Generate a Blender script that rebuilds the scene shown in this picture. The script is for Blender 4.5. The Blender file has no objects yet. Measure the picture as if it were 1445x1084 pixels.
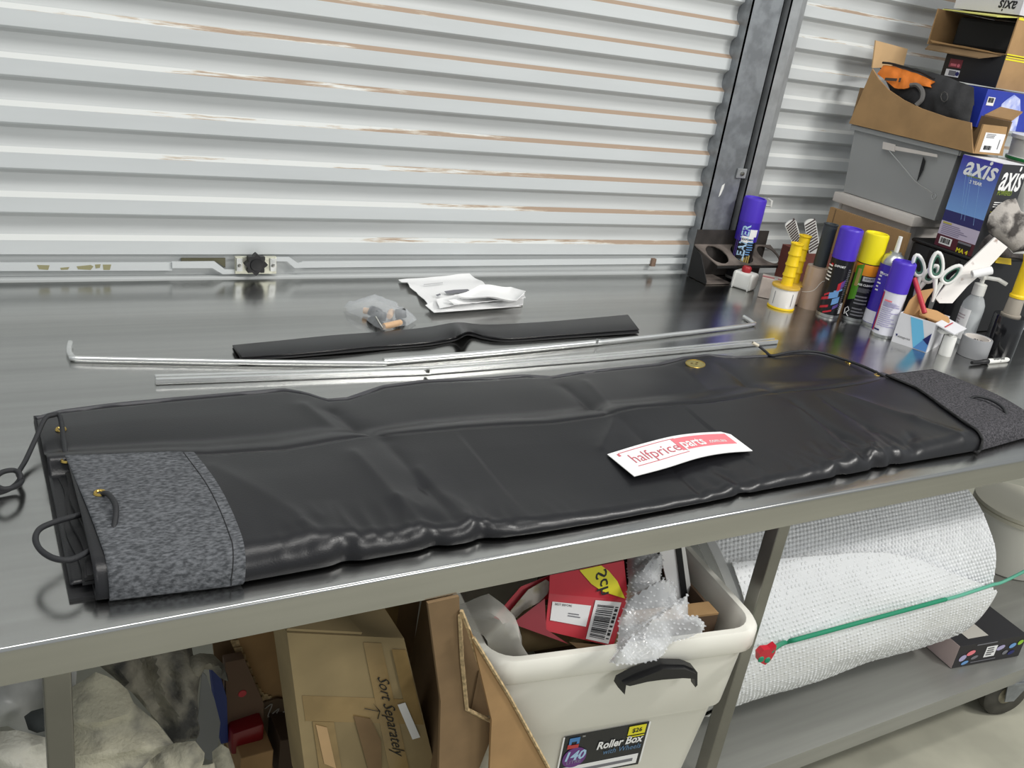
import bpy, bmesh, math, random
from mathutils import Vector, Matrix, noise
from mathutils.geometry import delaunay_2d_cdt
random.seed(7)
SC = bpy.context.scene
COL = SC.collection
PI = math.pi
# ------------------------------------------------------------------ camera
F, YAW, PIT, ROL = 1315.247, 0.572415672, -0.390513243, 0.160215885
CX, CY = 722.5, 542.0
CAM = Vector((0, 0, 1.5))
T = 0.8                                   # bench top height
_f = Vector((math.sin(YAW)*math.cos(PIT), math.cos(YAW)*math.cos(PIT), math.sin(PIT)))
_r = _f.cross(Vector((0, 0, 1))).normalized()
_u = _r.cross(_f)
RX = _r*math.cos(ROL) + _u*math.sin(ROL)
RY = -_r*math.sin(ROL) + _u*math.cos(ROL)
RZ = -_f
cd = bpy.data.cameras.new('camera'); cam = bpy.data.objects.new('camera', cd); COL.objects.link(cam)
cd.sensor_fit = 'HORIZONTAL'; cd.sensor_width = 36; cd.lens = 36*F/1445; cd.clip_start = .02
cam.matrix_world = Matrix(((RX.x, RY.x, RZ.x, CAM.x), (RX.y, RY.y, RZ.y, CAM.y), (RX.z, RY.z, RZ.z, CAM.z), (0, 0, 0, 1)))
SC.camera = cam
# ------------------------------------------------------------------ light
SC.view_settings.view_transform = 'Standard'; SC.view_settings.look = 'None'
SC.view_settings.gamma = 1; SC.view_settings.use_curve_mapping = False
SC.view_settings.exposure = 0.0
w = bpy.data.worlds.new('world'); SC.world = w; w.use_nodes = True
w.node_tree.nodes['Background'].inputs[0].default_value = (.93, .98, 1, 1)
w.node_tree.nodes['Background'].inputs[1].default_value = .43
def lamp(name, loc, tgt, sx, sy, e, col=(1, .98, .94)):
    l = bpy.data.lights.new(name, 'AREA'); l.shape = 'RECTANGLE'; l.size = sx; l.size_y = sy; l.energy = e; l.color = col
    o = bpy.data.objects.new(name, l); COL.objects.link(o); o.location = loc
    o.rotation_euler = (Vector(tgt)-Vector(loc)).to_track_quat('-Z', 'Y').to_euler()
    return o
lamp('ceiling_or_fill_light', (3.0, -.7, 3.2), (1.7, 1.5, .9), .7, .3, 54)
lamp('ceiling_or_fill_light', (.5, .75, 3.5), (.6, 1.6, .8), 2.4, .4, 36)
lamp('ceiling_or_fill_light', (2.4, -2.4, 3.0), (1.6, .9, .4), 1.6, .5, 44)  # added fill lamp, brightens the roller box front and the under-shelf
lamp('ceiling_or_fill_light', (-1.6, -.8, 3.4), (.6, 1.5, .8), 1.2, .5, 10)
# ------------------------------------------------------------------ unprojection on real planes
def ray(px, py): return RX*((px-CX)/F) - RY*((py-CY)/F) - RZ
def Z(px, py, z): d = ray(px, py); return CAM + d*((z-CAM.z)/d.z)
def Y(px, py, y): d = ray(px, py); return CAM + d*((y-CAM.y)/d.y)
def X(px, py, x): d = ray(px, py); return CAM + d*((x-CAM.x)/d.x)
def PL(px, py, P, n): d = ray(px, py); return CAM + d*((P-CAM).dot(n)/d.dot(n))
def height(P, py):                        # z at which the vertical over P crosses picture row py
    lo, hi = P.z-.5, P.z+1.5
    for _ in range(40):
        m = (lo+hi)/2; q = Vector((P.x, P.y, m))-CAM
        v = CY - F*q.dot(RY)/-q.dot(RZ)
        if v > py: lo = m
        else: hi = m
    return lo
def stand(pxb, pyb, pyt, wpx, z=T):       # near bottom pixel, top centre row, width -> centre, radius, height
    P = Z(pxb, pyb, z); e = (P-CAM); r = wpx*(-e.dot(RZ))**2/e.length/F/2*.93
    d = Vector((P.x-CAM.x, P.y-CAM.y, 0)).normalized()
    c = P + d*r
    return c, r, height(c, pyt)-z
# ------------------------------------------------------------------ materials
def lin(c):
    return tuple(((v/255)/12.92 if v/255 <= .04045 else ((v/255+.055)/1.055)**2.4) for v in c)
MC = {}
def mat(name, c, rough=.5, metal=0, var=0, vs=8, bump=0, bs=200, c2=None, trans=0, alpha=1, stretch=None, rvar=0, coat=0, contrast=(.35, .65), spec=.5):
    if name in MC: return MC[name]
    m = bpy.data.materials.new(name); m.use_nodes = True; MC[name] = m
    nt = m.node_tree; N = nt.nodes; L = nt.links; p = N['Principled BSDF']
    col = lin(c); p.inputs['Base Color'].default_value = (*col, 1)
    p.inputs['Roughness'].default_value = rough; p.inputs['Metallic'].default_value = metal
    p.inputs['Specular IOR Level'].default_value = spec
    if trans: p.inputs['Transmission Weight'].default_value = trans; p.inputs['IOR'].default_value = 1.35
    if alpha < 1: p.inputs['Alpha'].default_value = alpha
    if coat: p.inputs['Coat Weight'].default_value = coat
    if var or bump or c2 or rvar:
        tc = N.new('ShaderNodeTexCoord'); mp = N.new('ShaderNodeMapping'); L.new(tc.outputs['Object'], mp.inputs[0])
        if stretch: mp.inputs['Scale'].default_value = stretch
    if var or c2 or rvar:
        nz = N.new('ShaderNodeTexNoise'); nz.inputs['Scale'].default_value = vs; nz.inputs['Detail'].default_value = 5
        L.new(mp.outputs[0], nz.inputs['Vector'])
        cr = N.new('ShaderNodeValToRGB'); cr.color_ramp.elements[0].position = contrast[0]; cr.color_ramp.elements[1].position = contrast[1]
        b = lin(c2) if c2 else tuple(min(1, v*(1+var)) for v in col)
        a = col if c2 else tuple(v*(1-var) for v in col)
        cr.color_ramp.elements[0].color = (*a, 1); cr.color_ramp.elements[1].color = (*b, 1)
        L.new(nz.outputs['Fac'], cr.inputs[0]); L.new(cr.outputs[0], p.inputs['Base Color'])
        if rvar:
            mr = N.new('ShaderNodeMapRange'); mr.inputs[3].default_value = rough-rvar; mr.inputs[4].default_value = rough+rvar
            L.new(nz.outputs['Fac'], mr.inputs[0]); L.new(mr.outputs[0], p.inputs['Roughness'])
    if bump:
        n2 = N.new('ShaderNodeTexNoise'); n2.inputs['Scale'].default_value = bs; n2.inputs['Detail'].default_value = 3
        L.new(mp.outputs[0], n2.inputs['Vector'])
        bp = N.new('ShaderNodeBump'); bp.inputs['Strength'].default_value = bump; bp.inputs['Distance'].default_value = .002
        L.new(n2.outputs['Fac'], bp.inputs['Height']); L.new(bp.outputs[0], p.inputs['Normal'])
    return m
def film(name, tint=(235, 238, 240), t=.6, rough=.12, white=.5):
    """thin clear plastic: see-through with a glossy skin and a little haze"""
    if name in MC: return MC[name]
    m = bpy.data.materials.new(name); m.use_nodes = True; MC[name] = m
    nt = m.node_tree; N = nt.nodes; L = nt.links; p = N['Principled BSDF']; out = N['Material Output']
    p.inputs['Base Color'].default_value = (*lin(tint), 1); p.inputs['Roughness'].default_value = rough
    tr = N.new('ShaderNodeBsdfTransparent'); mx = N.new('ShaderNodeMixShader'); lw = N.new('ShaderNodeLayerWeight'); lw.inputs[0].default_value = .35
    mr = N.new('ShaderNodeMapRange'); mr.inputs[3].default_value = 1-t; mr.inputs[4].default_value = min(1, 1-t+white)
    L.new(lw.outputs['Facing'], mr.inputs[0]); L.new(mr.outputs[0], mx.inputs[0]); L.new(tr.outputs[0], mx.inputs[1]); L.new(p.outputs[0], mx.inputs[2])
    L.new(mx.outputs[0], out.inputs[0])
    return m
# ------------------------------------------------------------------ objects
ORG = {}
def thing(name, label, cat, loc, group=None):
    o = bpy.data.objects.new(name, None); o.empty_display_size = .05; COL.objects.link(o); o.location = loc
    o['label'] = label; o['category'] = cat
    if group: o['group'] = group
    ORG[o] = Vector(loc); return o
def mesh(name, VF, m, parent=None, smooth=None, label=None, cat=None, kind=None, group=None, loc=None):
    V, Fc = VF
    if parent is not None: org = ORG[parent]
    elif loc is not None: org = Vector(loc)
    elif kind == 'structure': org = Vector((0, 0, 0))
    else:
        xs = [v[0] for v in V]; ys = [v[1] for v in V]; zs = [v[2] for v in V]
        org = Vector(((min(xs)+max(xs))/2, (min(ys)+max(ys))/2, min(zs)))
    me = bpy.data.meshes.new(name)
    me.from_pydata([(v[0]-org.x, v[1]-org.y, v[2]-org.z) for v in V], [], Fc)
    for mm in (m if isinstance(m, (list, tuple)) else [m]): me.materials.append(mm)
    me.update()
    if smooth is not None:
        me.polygons.foreach_set('use_smooth', [True]*len(me.polygons))
        if smooth < 179: me.set_sharp_from_angle(angle=math.radians(smooth))
    o = bpy.data.objects.new(name, me); COL.objects.link(o); ORG[o] = org
    if parent is not None: o.parent = parent
    else: o.location = org
    if label: o['label'] = label
    if cat: o['category'] = cat
    if kind: o['kind'] = kind
    if group: o['group'] = group
    return o
def from_bm(bm):
    bm.verts.index_update()
    r = [v.co.copy() for v in bm.verts], [[v.index for v in f.verts] for f in bm.faces]
    bm.free(); return r
def join(*L):
    V, Fc = [], []
    for v, f in L:
        n = len(V); V += list(v); Fc += [[i+n for i in q] for q in f]
    return V, Fc
def obox(P, a, b, c, bev=0, seg=2):
    """box from corner P with edge vectors a b c"""
    P, a, b, c = Vector(P), Vector(a), Vector(b), Vector(c)
    if a.cross(b).dot(c) < 0: a, b = b, a
    bm = bmesh.new()
    v = [bm.verts.new(P+a*i+b*j+c*k) for k in (0, 1) for j in (0, 1) for i in (0, 1)]
    for q in ((0, 2, 3, 1), (4, 5, 7, 6), (0, 1, 5, 4), (2, 6, 7, 3), (0, 4, 6, 2), (1, 3, 7, 5)): bm.faces.new([v[i] for i in q])
    if bev: bmesh.ops.bevel(bm, geom=list(bm.edges), offset=bev, segments=seg, profile=.5, affect='EDGES')
    return from_bm(bm)
def box(x0, y0, z0, x1, y1, z1, bev=0, seg=2):
    return obox((x0, y0, z0), (x1-x0, 0, 0), (0, y1-y0, 0), (0, 0, z1-z0), bev, seg)
def quad(p, th, bev=0):
    """plate from four corners (in order), thickness th along its normal"""
    p = [Vector(q) for q in p]; n = (p[1]-p[0]).cross(p[3]-p[0]).normalized()*th
    return list(p)+[q+n for q in p], [[3, 2, 1, 0], [4, 5, 6, 7], [0, 1, 5, 4], [1, 2, 6, 5], [2, 3, 7, 6], [3, 0, 4, 7]]
def prism(poly, vec):
    n = len(poly); v = [Vector(p) for p in poly]; vec = Vector(vec)
    V = v+[q+vec for q in v]
    nr = Vector((0, 0, 0))
    for i in range(n): nr += v[i].cross(v[(i+1) % n])
    Fc = [list(range(n))[::-1], list(range(n, 2*n))]+[[i, (i+1) % n, (i+1) % n+n, i+n] for i in range(n)]
    if nr.dot(vec) < 0: Fc = [f[::-1] for f in Fc]
    return V, Fc
def frame(d):
    d = Vector(d).normalized(); a = Vector((0, 0, 1)) if abs(d.z) < .9 else Vector((1, 0, 0))
    u = d.cross(a).normalized(); return u, d.cross(u)
def lathe(prof, c=(0, 0, 0), axis=(0, 0, 1), n=32, closed=False):
    """prof: (radius, distance along axis)"""
    c = Vector(c); ax = Vector(axis).normalized(); u, v = frame(ax)
    if u.cross(v).dot(ax) < 0: v = -v
    V, Fc, rings = [], [], []
    for r, z in prof:
        if r < 1e-6: V.append(c+ax*z); rings.append([len(V)-1])
        else:
            s = len(V); V += [c+ax*z+u*(r*math.cos(2*PI*i/n))+v*(r*math.sin(2*PI*i/n)) for i in range(n)]; rings.append(list(range(s, s+n)))
    prs = list(zip(rings, rings[1:]))
    if closed: prs.append((rings[-1], rings[0]))
    for a, b in prs:
        for i in range(n):
            j = (i+1) % n
            if len(a) == 1 and len(b) == 1: continue
            if len(a) == 1: Fc.append([a[0], b[j], b[i]])
            elif len(b) == 1: Fc.append([a[i], a[j], b[0]])
            else: Fc.append([a[i], a[j], b[j], b[i]])
    return V, Fc
def smooth_pts(p, k=6, closed=False):
    p = [Vector(q) for q in p]; n = len(p); out = []
    rng = range(n if closed else n-1)
    for i in rng:
        a = p[(i-1) % n] if closed or i > 0 else p[0]*2-p[1]
        b = p[i]; c = p[(i+1) % n]
        d = p[(i+2) % n] if closed or i+2 < n else p[-1]*2-p[-2]
        for j in range(k):
            t = j/k
            out.append(.5*((2*b)+(c-a)*t+(2*a-5*b+4*c-d)*t*t+(3*b-a-3*c+d)*t**3))
    if not closed: out.append(p[-1])
    return out
def tube(p, r, n=8, closed=False, sm=0):
    p = smooth_pts(p, sm, closed) if sm else [Vector(q) for q in p]
    V, Fc = [], []; m = len(p); u = None
    for i in range(m):
        if closed: d = p[(i+1) % m]-p[i-1]
        else: d = p[min(i+1, m-1)]-p[max(i-1, 0)]
        d.normalize()
        if u is None: u = frame(d)[0]
        u = (u-d*u.dot(d)).normalized(); v = d.cross(u)
        rr = r(i/(m-1)) if callable(r) else r
        V += [p[i]+u*(rr*math.cos(2*PI*k/n))+v*(rr*math.sin(2*PI*k/n)) for k in range(n)]
    for i in range(m if closed else m-1):
        a = i*n; b = ((i+1) % m)*n
        for k in range(n): Fc.append([a+k, a+(k+1) % n, b+(k+1) % n, b+k])
    if not closed: Fc += [list(range(n))[::-1], list(range((m-1)*n, m*n))]
    return V, Fc
def solid(V, Fc, th):
    """give an open sheet a thickness (towards -normal)"""
    n = len(V); V = [Vector(v) for v in V]; N = [Vector((0, 0, 0)) for _ in V]; cnt = {}
    for f in Fc:
        nr = (V[f[1]]-V[f[0]]).cross(V[f[2]]-V[f[0]])
        for i in f: N[i] += nr
        for i in range(len(f)):
            a, b = f[i], f[(i+1) % len(f)]; cnt[(a, b)] = 1
    V2 = [v-q.normalized()*th if q.length > 0 else v for v, q in zip(V, N)]
    F2 = [[i+n for i in f][::-1] for f in Fc]
    S = [[b, a, a+n, b+n] for (a, b) in cnt if (b, a) not in cnt]
    return V+V2, list(Fc)+F2+S
def grid(fn, nu, nv, th=0, flip=False):
    V = [fn(i/nu, j/nv) for j in range(nv+1) for i in range(nu+1)]; w_ = nu+1
    Fc = [[j*w_+i, j*w_+i+1, (j+1)*w_+i+1, (j+1)*w_+i] for j in range(nv) for i in range(nu)]
    if flip: Fc = [f[::-1] for f in Fc]
    return solid(V, Fc, th) if th else (V, Fc)
def polysheet(poly, P0, nrm, sp, fn=None, th=.002, bulge=0, bw=.03):
    """cloth / film / paper with the given outline on the plane (P0, nrm): a triangulated sheet, pushed along the normal by fn(x, y, edge distance)"""
    nrm = Vector(nrm).normalized(); P0 = Vector(P0); u, v = frame(nrm)
    if u.cross(v).dot(nrm) < 0: v = -v
    pts = [Vector(((Vector(p)-P0).dot(u), (Vector(p)-P0).dot(v))) for p in poly]
    ar = sum(pts[i].x*pts[(i+1) % len(pts)].y-pts[(i+1) % len(pts)].x*pts[i].y for i in range(len(pts)))
    if ar < 0: pts.reverse()
    B = []
    for i in range(len(pts)):
        a, b = pts[i], pts[(i+1) % len(pts)]; k = max(1, int((b-a).length/sp))
        B += [a.lerp(b, t/k) for t in range(k)]
    nB = len(B)
    def edist(q):
        best = 9
        for i in range(len(pts)):
            a, b = pts[i], pts[(i+1) % len(pts)]; e = b-a
            t = max(0, min(1, (q-a).dot(e)/max(e.dot(e), 1e-12))); best = min(best, (q-a-e*t).length)
        return best
    def inside(q):
        c = False
        for i in range(len(pts)):
            a, b = pts[i], pts[(i+1) % len(pts)]
            if (a.y > q.y) != (b.y > q.y) and q.x < (b.x-a.x)*(q.y-a.y)/(b.y-a.y)+a.x: c = not c
        return c
    x0 = min(p.x for p in pts); x1 = max(p.x for p in pts); y0 = min(p.y for p in pts); y1 = max(p.y for p in pts)
    I = []; yy = y0; row = 0
    while yy < y1:
        xx = x0+(sp/2 if row % 2 else 0)
        while xx < x1:
            q = Vector((xx, yy))
            if inside(q) and edist(q) > sp*.45: I.append(q)
            xx += sp
        yy += sp*.87; row += 1
    r = delaunay_2d_cdt(B+I, [(i, (i+1) % nB) for i in range(nB)], [], 1, 1e-7)
    V = []
    for q in r[0]:
        q = Vector(q[:2]); d = edist(q)
        h = (fn(q.x, q.y, d) if fn else 0)+(bulge*math.sqrt(min(1, d/bw)) if bulge else 0)
        V.append(P0+u*q.x+v*q.y+nrm*h)
    Fc = [list(f) for f in r[2]]
    return solid(V, Fc, th) if th else (V, Fc)
def folds(seed, amp, sc, ridged=True, dirn=(1, .3)):
    o = Vector((seed*7.3, seed*3.1, seed))
    dx, dy = dirn
    def f(x, y, d):
        a = x*dx+y*dy; b = -x*dy+y*dx
        n1 = noise.noise(Vector((a*sc, b*sc*.35, 0))+o)
        n2 = noise.noise(Vector((a*sc*2.3, b*sc*1.2, 4))+o)
        if ridged: n1 = 1-2*abs(n1)*1.6
        return amp*(n1+.45*n2)
    return f
def textmap(s, fn, size, m, parent, bold=0, shear=0, width=None, th=.0004, align='CENTER', name='lettering', res=2, label=None):
    """lettering as real thin geometry: fn maps flat text coordinates to the surface"""
    cu = bpy.data.curves.new(name, 'FONT'); cu.body = s; cu.size = size; cu.shear = shear; cu.offset = bold*size
    cu.align_x = align; cu.align_y = 'CENTER'; cu.resolution_u = res
    o = bpy.data.objects.new(name, cu); COL.objects.link(o)
    bpy.context.view_layer.update()
    me = bpy.data.meshes.new_from_object(o.evaluated_get(bpy.context.evaluated_depsgraph_get()))
    V = [v.co.copy() for v in me.vertices]; Fc = [list(p.vertices) for p in me.polygons]
    bpy.data.objects.remove(o); bpy.data.curves.remove(cu); bpy.data.meshes.remove(me)
    if not V: return
    k = 1
    if width:
        x0 = min(v.x for v in V); x1 = max(v.x for v in V); k = width/(x1-x0)
    return mesh(name, ([fn(v.x*k, v.y*k if width else v.y) for v in V], Fc), m, parent, label=label)
def flat(P, xd, yd, off=.0008):
    P, xd, yd = Vector(P), Vector(xd).normalized(), Vector(yd).normalized(); n = xd.cross(yd).normalized()*off
    return lambda x, y: P+xd*x+yd*y+n
def decal(fn, x0, y0, x1, y1, nx=1, ny=1, th=.0004, off=0):
    return grid(lambda a, b: Vector(fn(x0+(x1-x0)*a, y0+(y1-y0)*b)), nx, ny, th)
def bars(fn, x0, y0, x1, y1, n, seed=1, vertical=True):
    rnd = random.Random(seed); L = []; t = 0
    while t < 1:
        w_ = rnd.choice((.6, 1, 1.6))/n/2
        if t+w_ > 1: break
        a, b = (x0+(x1-x0)*t, x0+(x1-x0)*(t+w_)) if vertical else (y0+(y1-y0)*t, y0+(y1-y0)*(t+w_))
        L.append(decal(fn, a, y0, b, y1) if vertical else decal(fn, x0, a, x1, b)); t += w_+rnd.choice((.5, .9, 1.3))/n/2
    return join(*L)
def cyl_map(c, r, ang, off=.0006):
    """flat coordinates -> cylinder round c; x runs to the viewer's right, y is height above c"""
    return lambda x, y: Vector((c.x+(r+off)*math.cos(ang+x/r), c.y+(r+off)*math.sin(ang+x/r), c.z+y))
def facing(c): return math.atan2(CAM.y-c.y, CAM.x-c.x)
# ================================================================== MATERIALS
M_steel = mat('brushed_steel', (190, 190, 188), .21, 1, var=.06, vs=3, bump=.018, bs=60, stretch=(.35, 14, 14), rvar=.04)
M_steel2 = mat('leg_steel', (150, 149, 145), .35, 1, var=.12, vs=6, bump=.04, bs=80)
M_shelf = mat('shelf_steel', (160, 160, 155), .42, .55, var=.08, vs=4, bump=.03, bs=60, stretch=(.4, 8, 8))
M_galv = mat('galvanised_steel', (142, 146, 150), .45, .55, var=.16, vs=26, contrast=(.4, .6))
M_galv2 = mat('galvanised_flange', (165, 168, 170), .45, .45, var=.12, vs=26)
M_dark = mat('dark_gap', (28, 28, 30), .8)
M_vinyl = mat('black_vinyl', (27, 27, 30), .33, bump=.10, bs=420, var=.12, vs=5, spec=.45)
M_vinyl2 = mat('black_vinyl_under', (30, 30, 32), .55, bump=.1, bs=300)
M_felt = mat('grey_felt', (66, 68, 71), .95, c2=(112, 114, 118), vs=260, bump=.6, bs=500, contrast=(.36, .68), spec=.2, stretch=(.55, 1.2, 1))
M_felt2 = mat('dark_felt', (46, 46, 49), .95, c2=(92, 90, 94), vs=280, bump=.6, bs=500, contrast=(.36, .68), spec=.2)
M_cord = mat('black_cord', (36, 37, 40), .6, bump=.4, bs=900)
M_brass = mat('brass', (205, 175, 95), .28, 1)
M_white = mat('white_plastic', (232, 232, 228), .45)
M_paper = mat('white_paper', (238, 238, 238), .7, bump=.05, bs=60)
M_black = mat('black_plastic', (24, 24, 26), .42)
M_blackm = mat('black_matt', (20, 20, 21), .7)
M_alu = mat('aluminium', (236, 237, 236), .26, .88, var=.05, vs=20, stretch=(.3, 6, 6))
M_alu2 = mat('aluminium_matt', (196, 198, 197), .34, 1)
M_kraft = mat('kraft_card', (166, 132, 90), .85, var=.10, vs=14, bump=.08, bs=90)
M_kraft2 = mat('kraft_card_dark', (126, 102, 72), .85, var=.12, vs=12, bump=.08, bs=90)
M_kraft3 = mat('kraft_card_old', (150, 132, 96), .8, var=.14, vs=7, bump=.1, bs=60)
M_ink = mat('black_ink', (26, 26, 28), .6)
M_gink = mat('grey_ink', (120, 120, 126), .6)
M_wink = mat('white_ink', (240, 240, 240), .5)
M_red = mat('red_print', (196, 36, 52), .35, var=.06, vs=10)
M_pink = mat('pink_print', (238, 128, 138), .5)
M_rink = mat('red_ink', (206, 104, 116), .5)
M_yellow = mat('yellow_plastic', (240, 204, 24), .4)
M_yprint = mat('yellow_print', (232, 222, 40), .5)
M_purple = mat('purple_plastic', (74, 52, 186), .4)
M_screw = mat('zinc_screw', (150, 150, 145), .35, 1)
M_rust = mat('rusty_brown', (112, 92, 78), .8, var=.25, vs=40)
# ================================================================== SETTING
mfl = mat('concrete_floor', (166, 164, 148), .7, var=.13, vs=5, bump=.12, bs=40)
mesh('floor', grid(lambda a, b: Vector((-4+9*a, -3+5.6*b, 0)), 1, 1), mfl, kind='structure')
def dust_mat():
    m = mat('roller_door_ledge', (214, 216, 214), .6, bump=.03, bs=80)
    nt = m.node_tree; N = nt.nodes; L = nt.links; p = N['Principled BSDF']
    tc = N.new('ShaderNodeTexCoord'); mp = N.new('ShaderNodeMapping'); mp.inputs['Scale'].default_value = (1.6, 1, 34)
    L.new(tc.outputs['Object'], mp.inputs[0])
    nz = N.new('ShaderNodeTexNoise'); nz.inputs['Scale'].default_value = 2.2; nz.inputs['Detail'].default_value = 7; nz.inputs['Roughness'].default_value = .65
    L.new(mp.outputs[0], nz.inputs['Vector'])
    sx = N.new('ShaderNodeSeparateXYZ'); L.new(tc.outputs['Object'], sx.inputs[0])
    a = N.new('ShaderNodeMath'); a.operation = 'MULTIPLY_ADD'; a.inputs[1].default_value = .22; L.new(sx.outputs['X'], a.inputs[0]); a.inputs[2].default_value = -.27
    b = N.new('ShaderNodeMath'); b.operation = 'MULTIPLY_ADD'; b.inputs[1].default_value = .42; L.new(sx.outputs['Z'], b.inputs[0]); L.new(a.outputs[0], b.inputs[2])
    c = N.new('ShaderNodeMath'); c.operation = 'ADD'; L.new(nz.outputs['Fac'], c.inputs[0]); L.new(b.outputs[0], c.inputs[1])
    cr = N.new('ShaderNodeValToRGB'); cr.color_ramp.elements[0].position = .46; cr.color_ramp.elements[1].position = .54
    cr.color_ramp.elements[0].color = (*lin((214, 216, 214)), 1); cr.color_ramp.elements[1].color = (*lin((164, 143, 124)), 1)
    e = cr.color_ramp.elements.new(.49); e.color = (*lin((196, 186, 172)), 1)
    L.new(c.outputs[0], cr.inputs[0]); L.new(cr.outputs[0], p.inputs['Base Color'])
    return m
M_ledge = dust_mat()
M_door = mat('roller_door_steel', (204, 208, 209), .42, .0, var=.035, vs=5, bump=.03, bs=50, stretch=(.4, 3, 3))
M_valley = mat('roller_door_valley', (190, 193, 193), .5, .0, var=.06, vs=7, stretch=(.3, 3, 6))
def curtain(name, x0, x1, yd, z0, pitch, n, parent, m=None):
    prof, mi = [], []
    for k in range(n):
        z = z0+k*pitch
        P = [(0, 0), (0, .0305), (.002, .0330), (.013, .0400), (.0165, .0450), (.0185, .054), (.0185, .066), (.0165, .0775), (.008, .0850), (.001, .0890)]
        s = pitch/.0905
        for i, (d, h) in enumerate(P):
            prof.append((yd+d, z+h*s)); mi.append((0, 1, 1, 2, 2, 2, 2, 2, 0, 0)[i])
    prof.append((yd, z0+n*pitch))
    nx = 40
    V = [(x0+(x1-x0)*i/nx, y, z) for (y, z) in prof for i in range(nx+1)]
    Fc = [[j*(nx+1)+i, j*(nx+1)+i+1, (j+1)*(nx+1)+i+1, (j+1)*(nx+1)+i] for j in range(len(prof)-1) for i in range(nx)]
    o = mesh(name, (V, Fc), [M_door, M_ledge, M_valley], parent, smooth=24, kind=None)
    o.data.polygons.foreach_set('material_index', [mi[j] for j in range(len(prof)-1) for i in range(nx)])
    return o, prof
def struct(name, loc=(0, 0, 0)):
    o = bpy.data.objects.new(name, None); COL.objects.link(o); o.location = loc; o['kind'] = 'structure'; ORG[o] = Vector(loc); return o
YD = 2.12
d1 = struct('door_1', (.3, YD, .8))
_, prof = curtain('curtain', -1.1, 1.935, YD, .8544, .0905, 17, d1)
edge = [(1.938, y-.004, z) for (y, z) in prof]
mesh('edge_strip', tube(edge, .0045, 6), M_rust, d1, smooth=60)
mesh('bottom_rail', join(box(-1.1, YD+.010, .78, 1.935, YD+.016, .858), box(-1.1, YD-.012, .786, 1.935, YD+.012, .8035, .002)), M_valley, d1, smooth=40)
M_lockp = mat('lock_plate_steel', (206, 206, 190), .35, .6, var=.08, vs=30)
def barat(pxs, y, th, w=None):   # a flat bar from outline pixels on the door plane
    return prism([Y(px, py, y) for px, py in pxs], (0, th, 0))
lb = mesh('lock_bar', join(barat([(-120, 371.5), (243, 371), (243, 382), (-120, 383)], YD-.004, .006)), M_door, d1)
mesh('paint_chip', join(barat([(52, 374), (70, 374.5), (68, 381), (55, 380)], YD-.0045, .0006), barat([(85, 378), (98, 377), (96, 380.5), (86, 381)], YD-.0045, .0006), barat([(108, 376), (128, 374), (132, 376), (128, 381), (110, 380)], YD-.0045, .0006), barat([(134, 373.5), (142, 373), (141, 378), (135, 379)], YD-.0045, .0006), barat([(145, 373.5), (157, 373.5), (155, 381), (146, 381)], YD-.0045, .0006)), mat('chipped_primer', (150, 146, 112), .8), lb)
mesh('lock_bar', barat([(427, 369.5), (975, 364.5), (975, 372), (427, 378)], YD-.004, .006), M_door, d1)
mesh('crank_arm', barat([(243, 370), (303, 369.5), (318, 381), (334, 381), (334, 386.5), (314, 387), (300, 378.5), (243, 378.5)], YD-.010, .006), M_door, d1)
mesh('crank_arm', barat([(388, 363.5), (409, 363.5), (421, 372), (428, 370), (428, 378), (416, 378.5), (405, 369), (388, 369)], YD-.010, .006), M_door, d1)
mesh('slot', barat([(256, 364.5), (318, 364.5), (318, 378), (306, 370), (256, 369)], YD+.004, .004), mat('door_slot', (96, 94, 74), .8), d1)
lp = mesh('lock_plate', barat([(332, 362.5), (390, 362.5), (390, 386.5), (332, 386.5)], YD-.014, .008), M_lockp, d1)
for a in (334, 381.5):
    c_ = mesh('clip', barat([(a, 365), (a+8, 365), (a+8, 383), (a, 383)], YD-.019, .005), M_alu2, lp)
    q = Y(a+4, 375, YD-.0195); mesh('screw', lathe([(0, -.002), (.004, -.0015), (.005, .002)], q, (0, 1, 0), 12), M_screw, lp)
kc = Y(362, 374, YD-.03)
star = []
for i in range(32):
    a = 2*PI*i/32; rr = .0235+.0035*math.cos(8*a)
    star.append(kc+Vector((rr*math.cos(a), 0, rr*math.sin(a))))
mesh('star_knob', join(prism(star, (0, .016, 0)), lathe([(0, -.004), (.014, -.003), (.016, .001)], kc, (0, 1, 0), 20)), M_black, lp, smooth=30)
q = Y(923, 371, YD-.012); mesh('bar_guide', obox(q+Vector((-.008, 0, -.012)), (.016, 0, 0), (0, .012, 0), (0, 0, .024), .002), M_rust, d1)
d2 = struct('door_2', (2.8, 2.15, .8))
curtain('curtain', 2.10, 4.2, 2.15, 1.043-.0882*4, .0882, 19, d2)
mesh('door_handle', tube([Y(1076, 290, 2.145), Y(1088, 291, 2.12), Y(1089, 284, 2.12), Y(1084, 281, 2.145)], .004, 6), M_white, d2)
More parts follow.
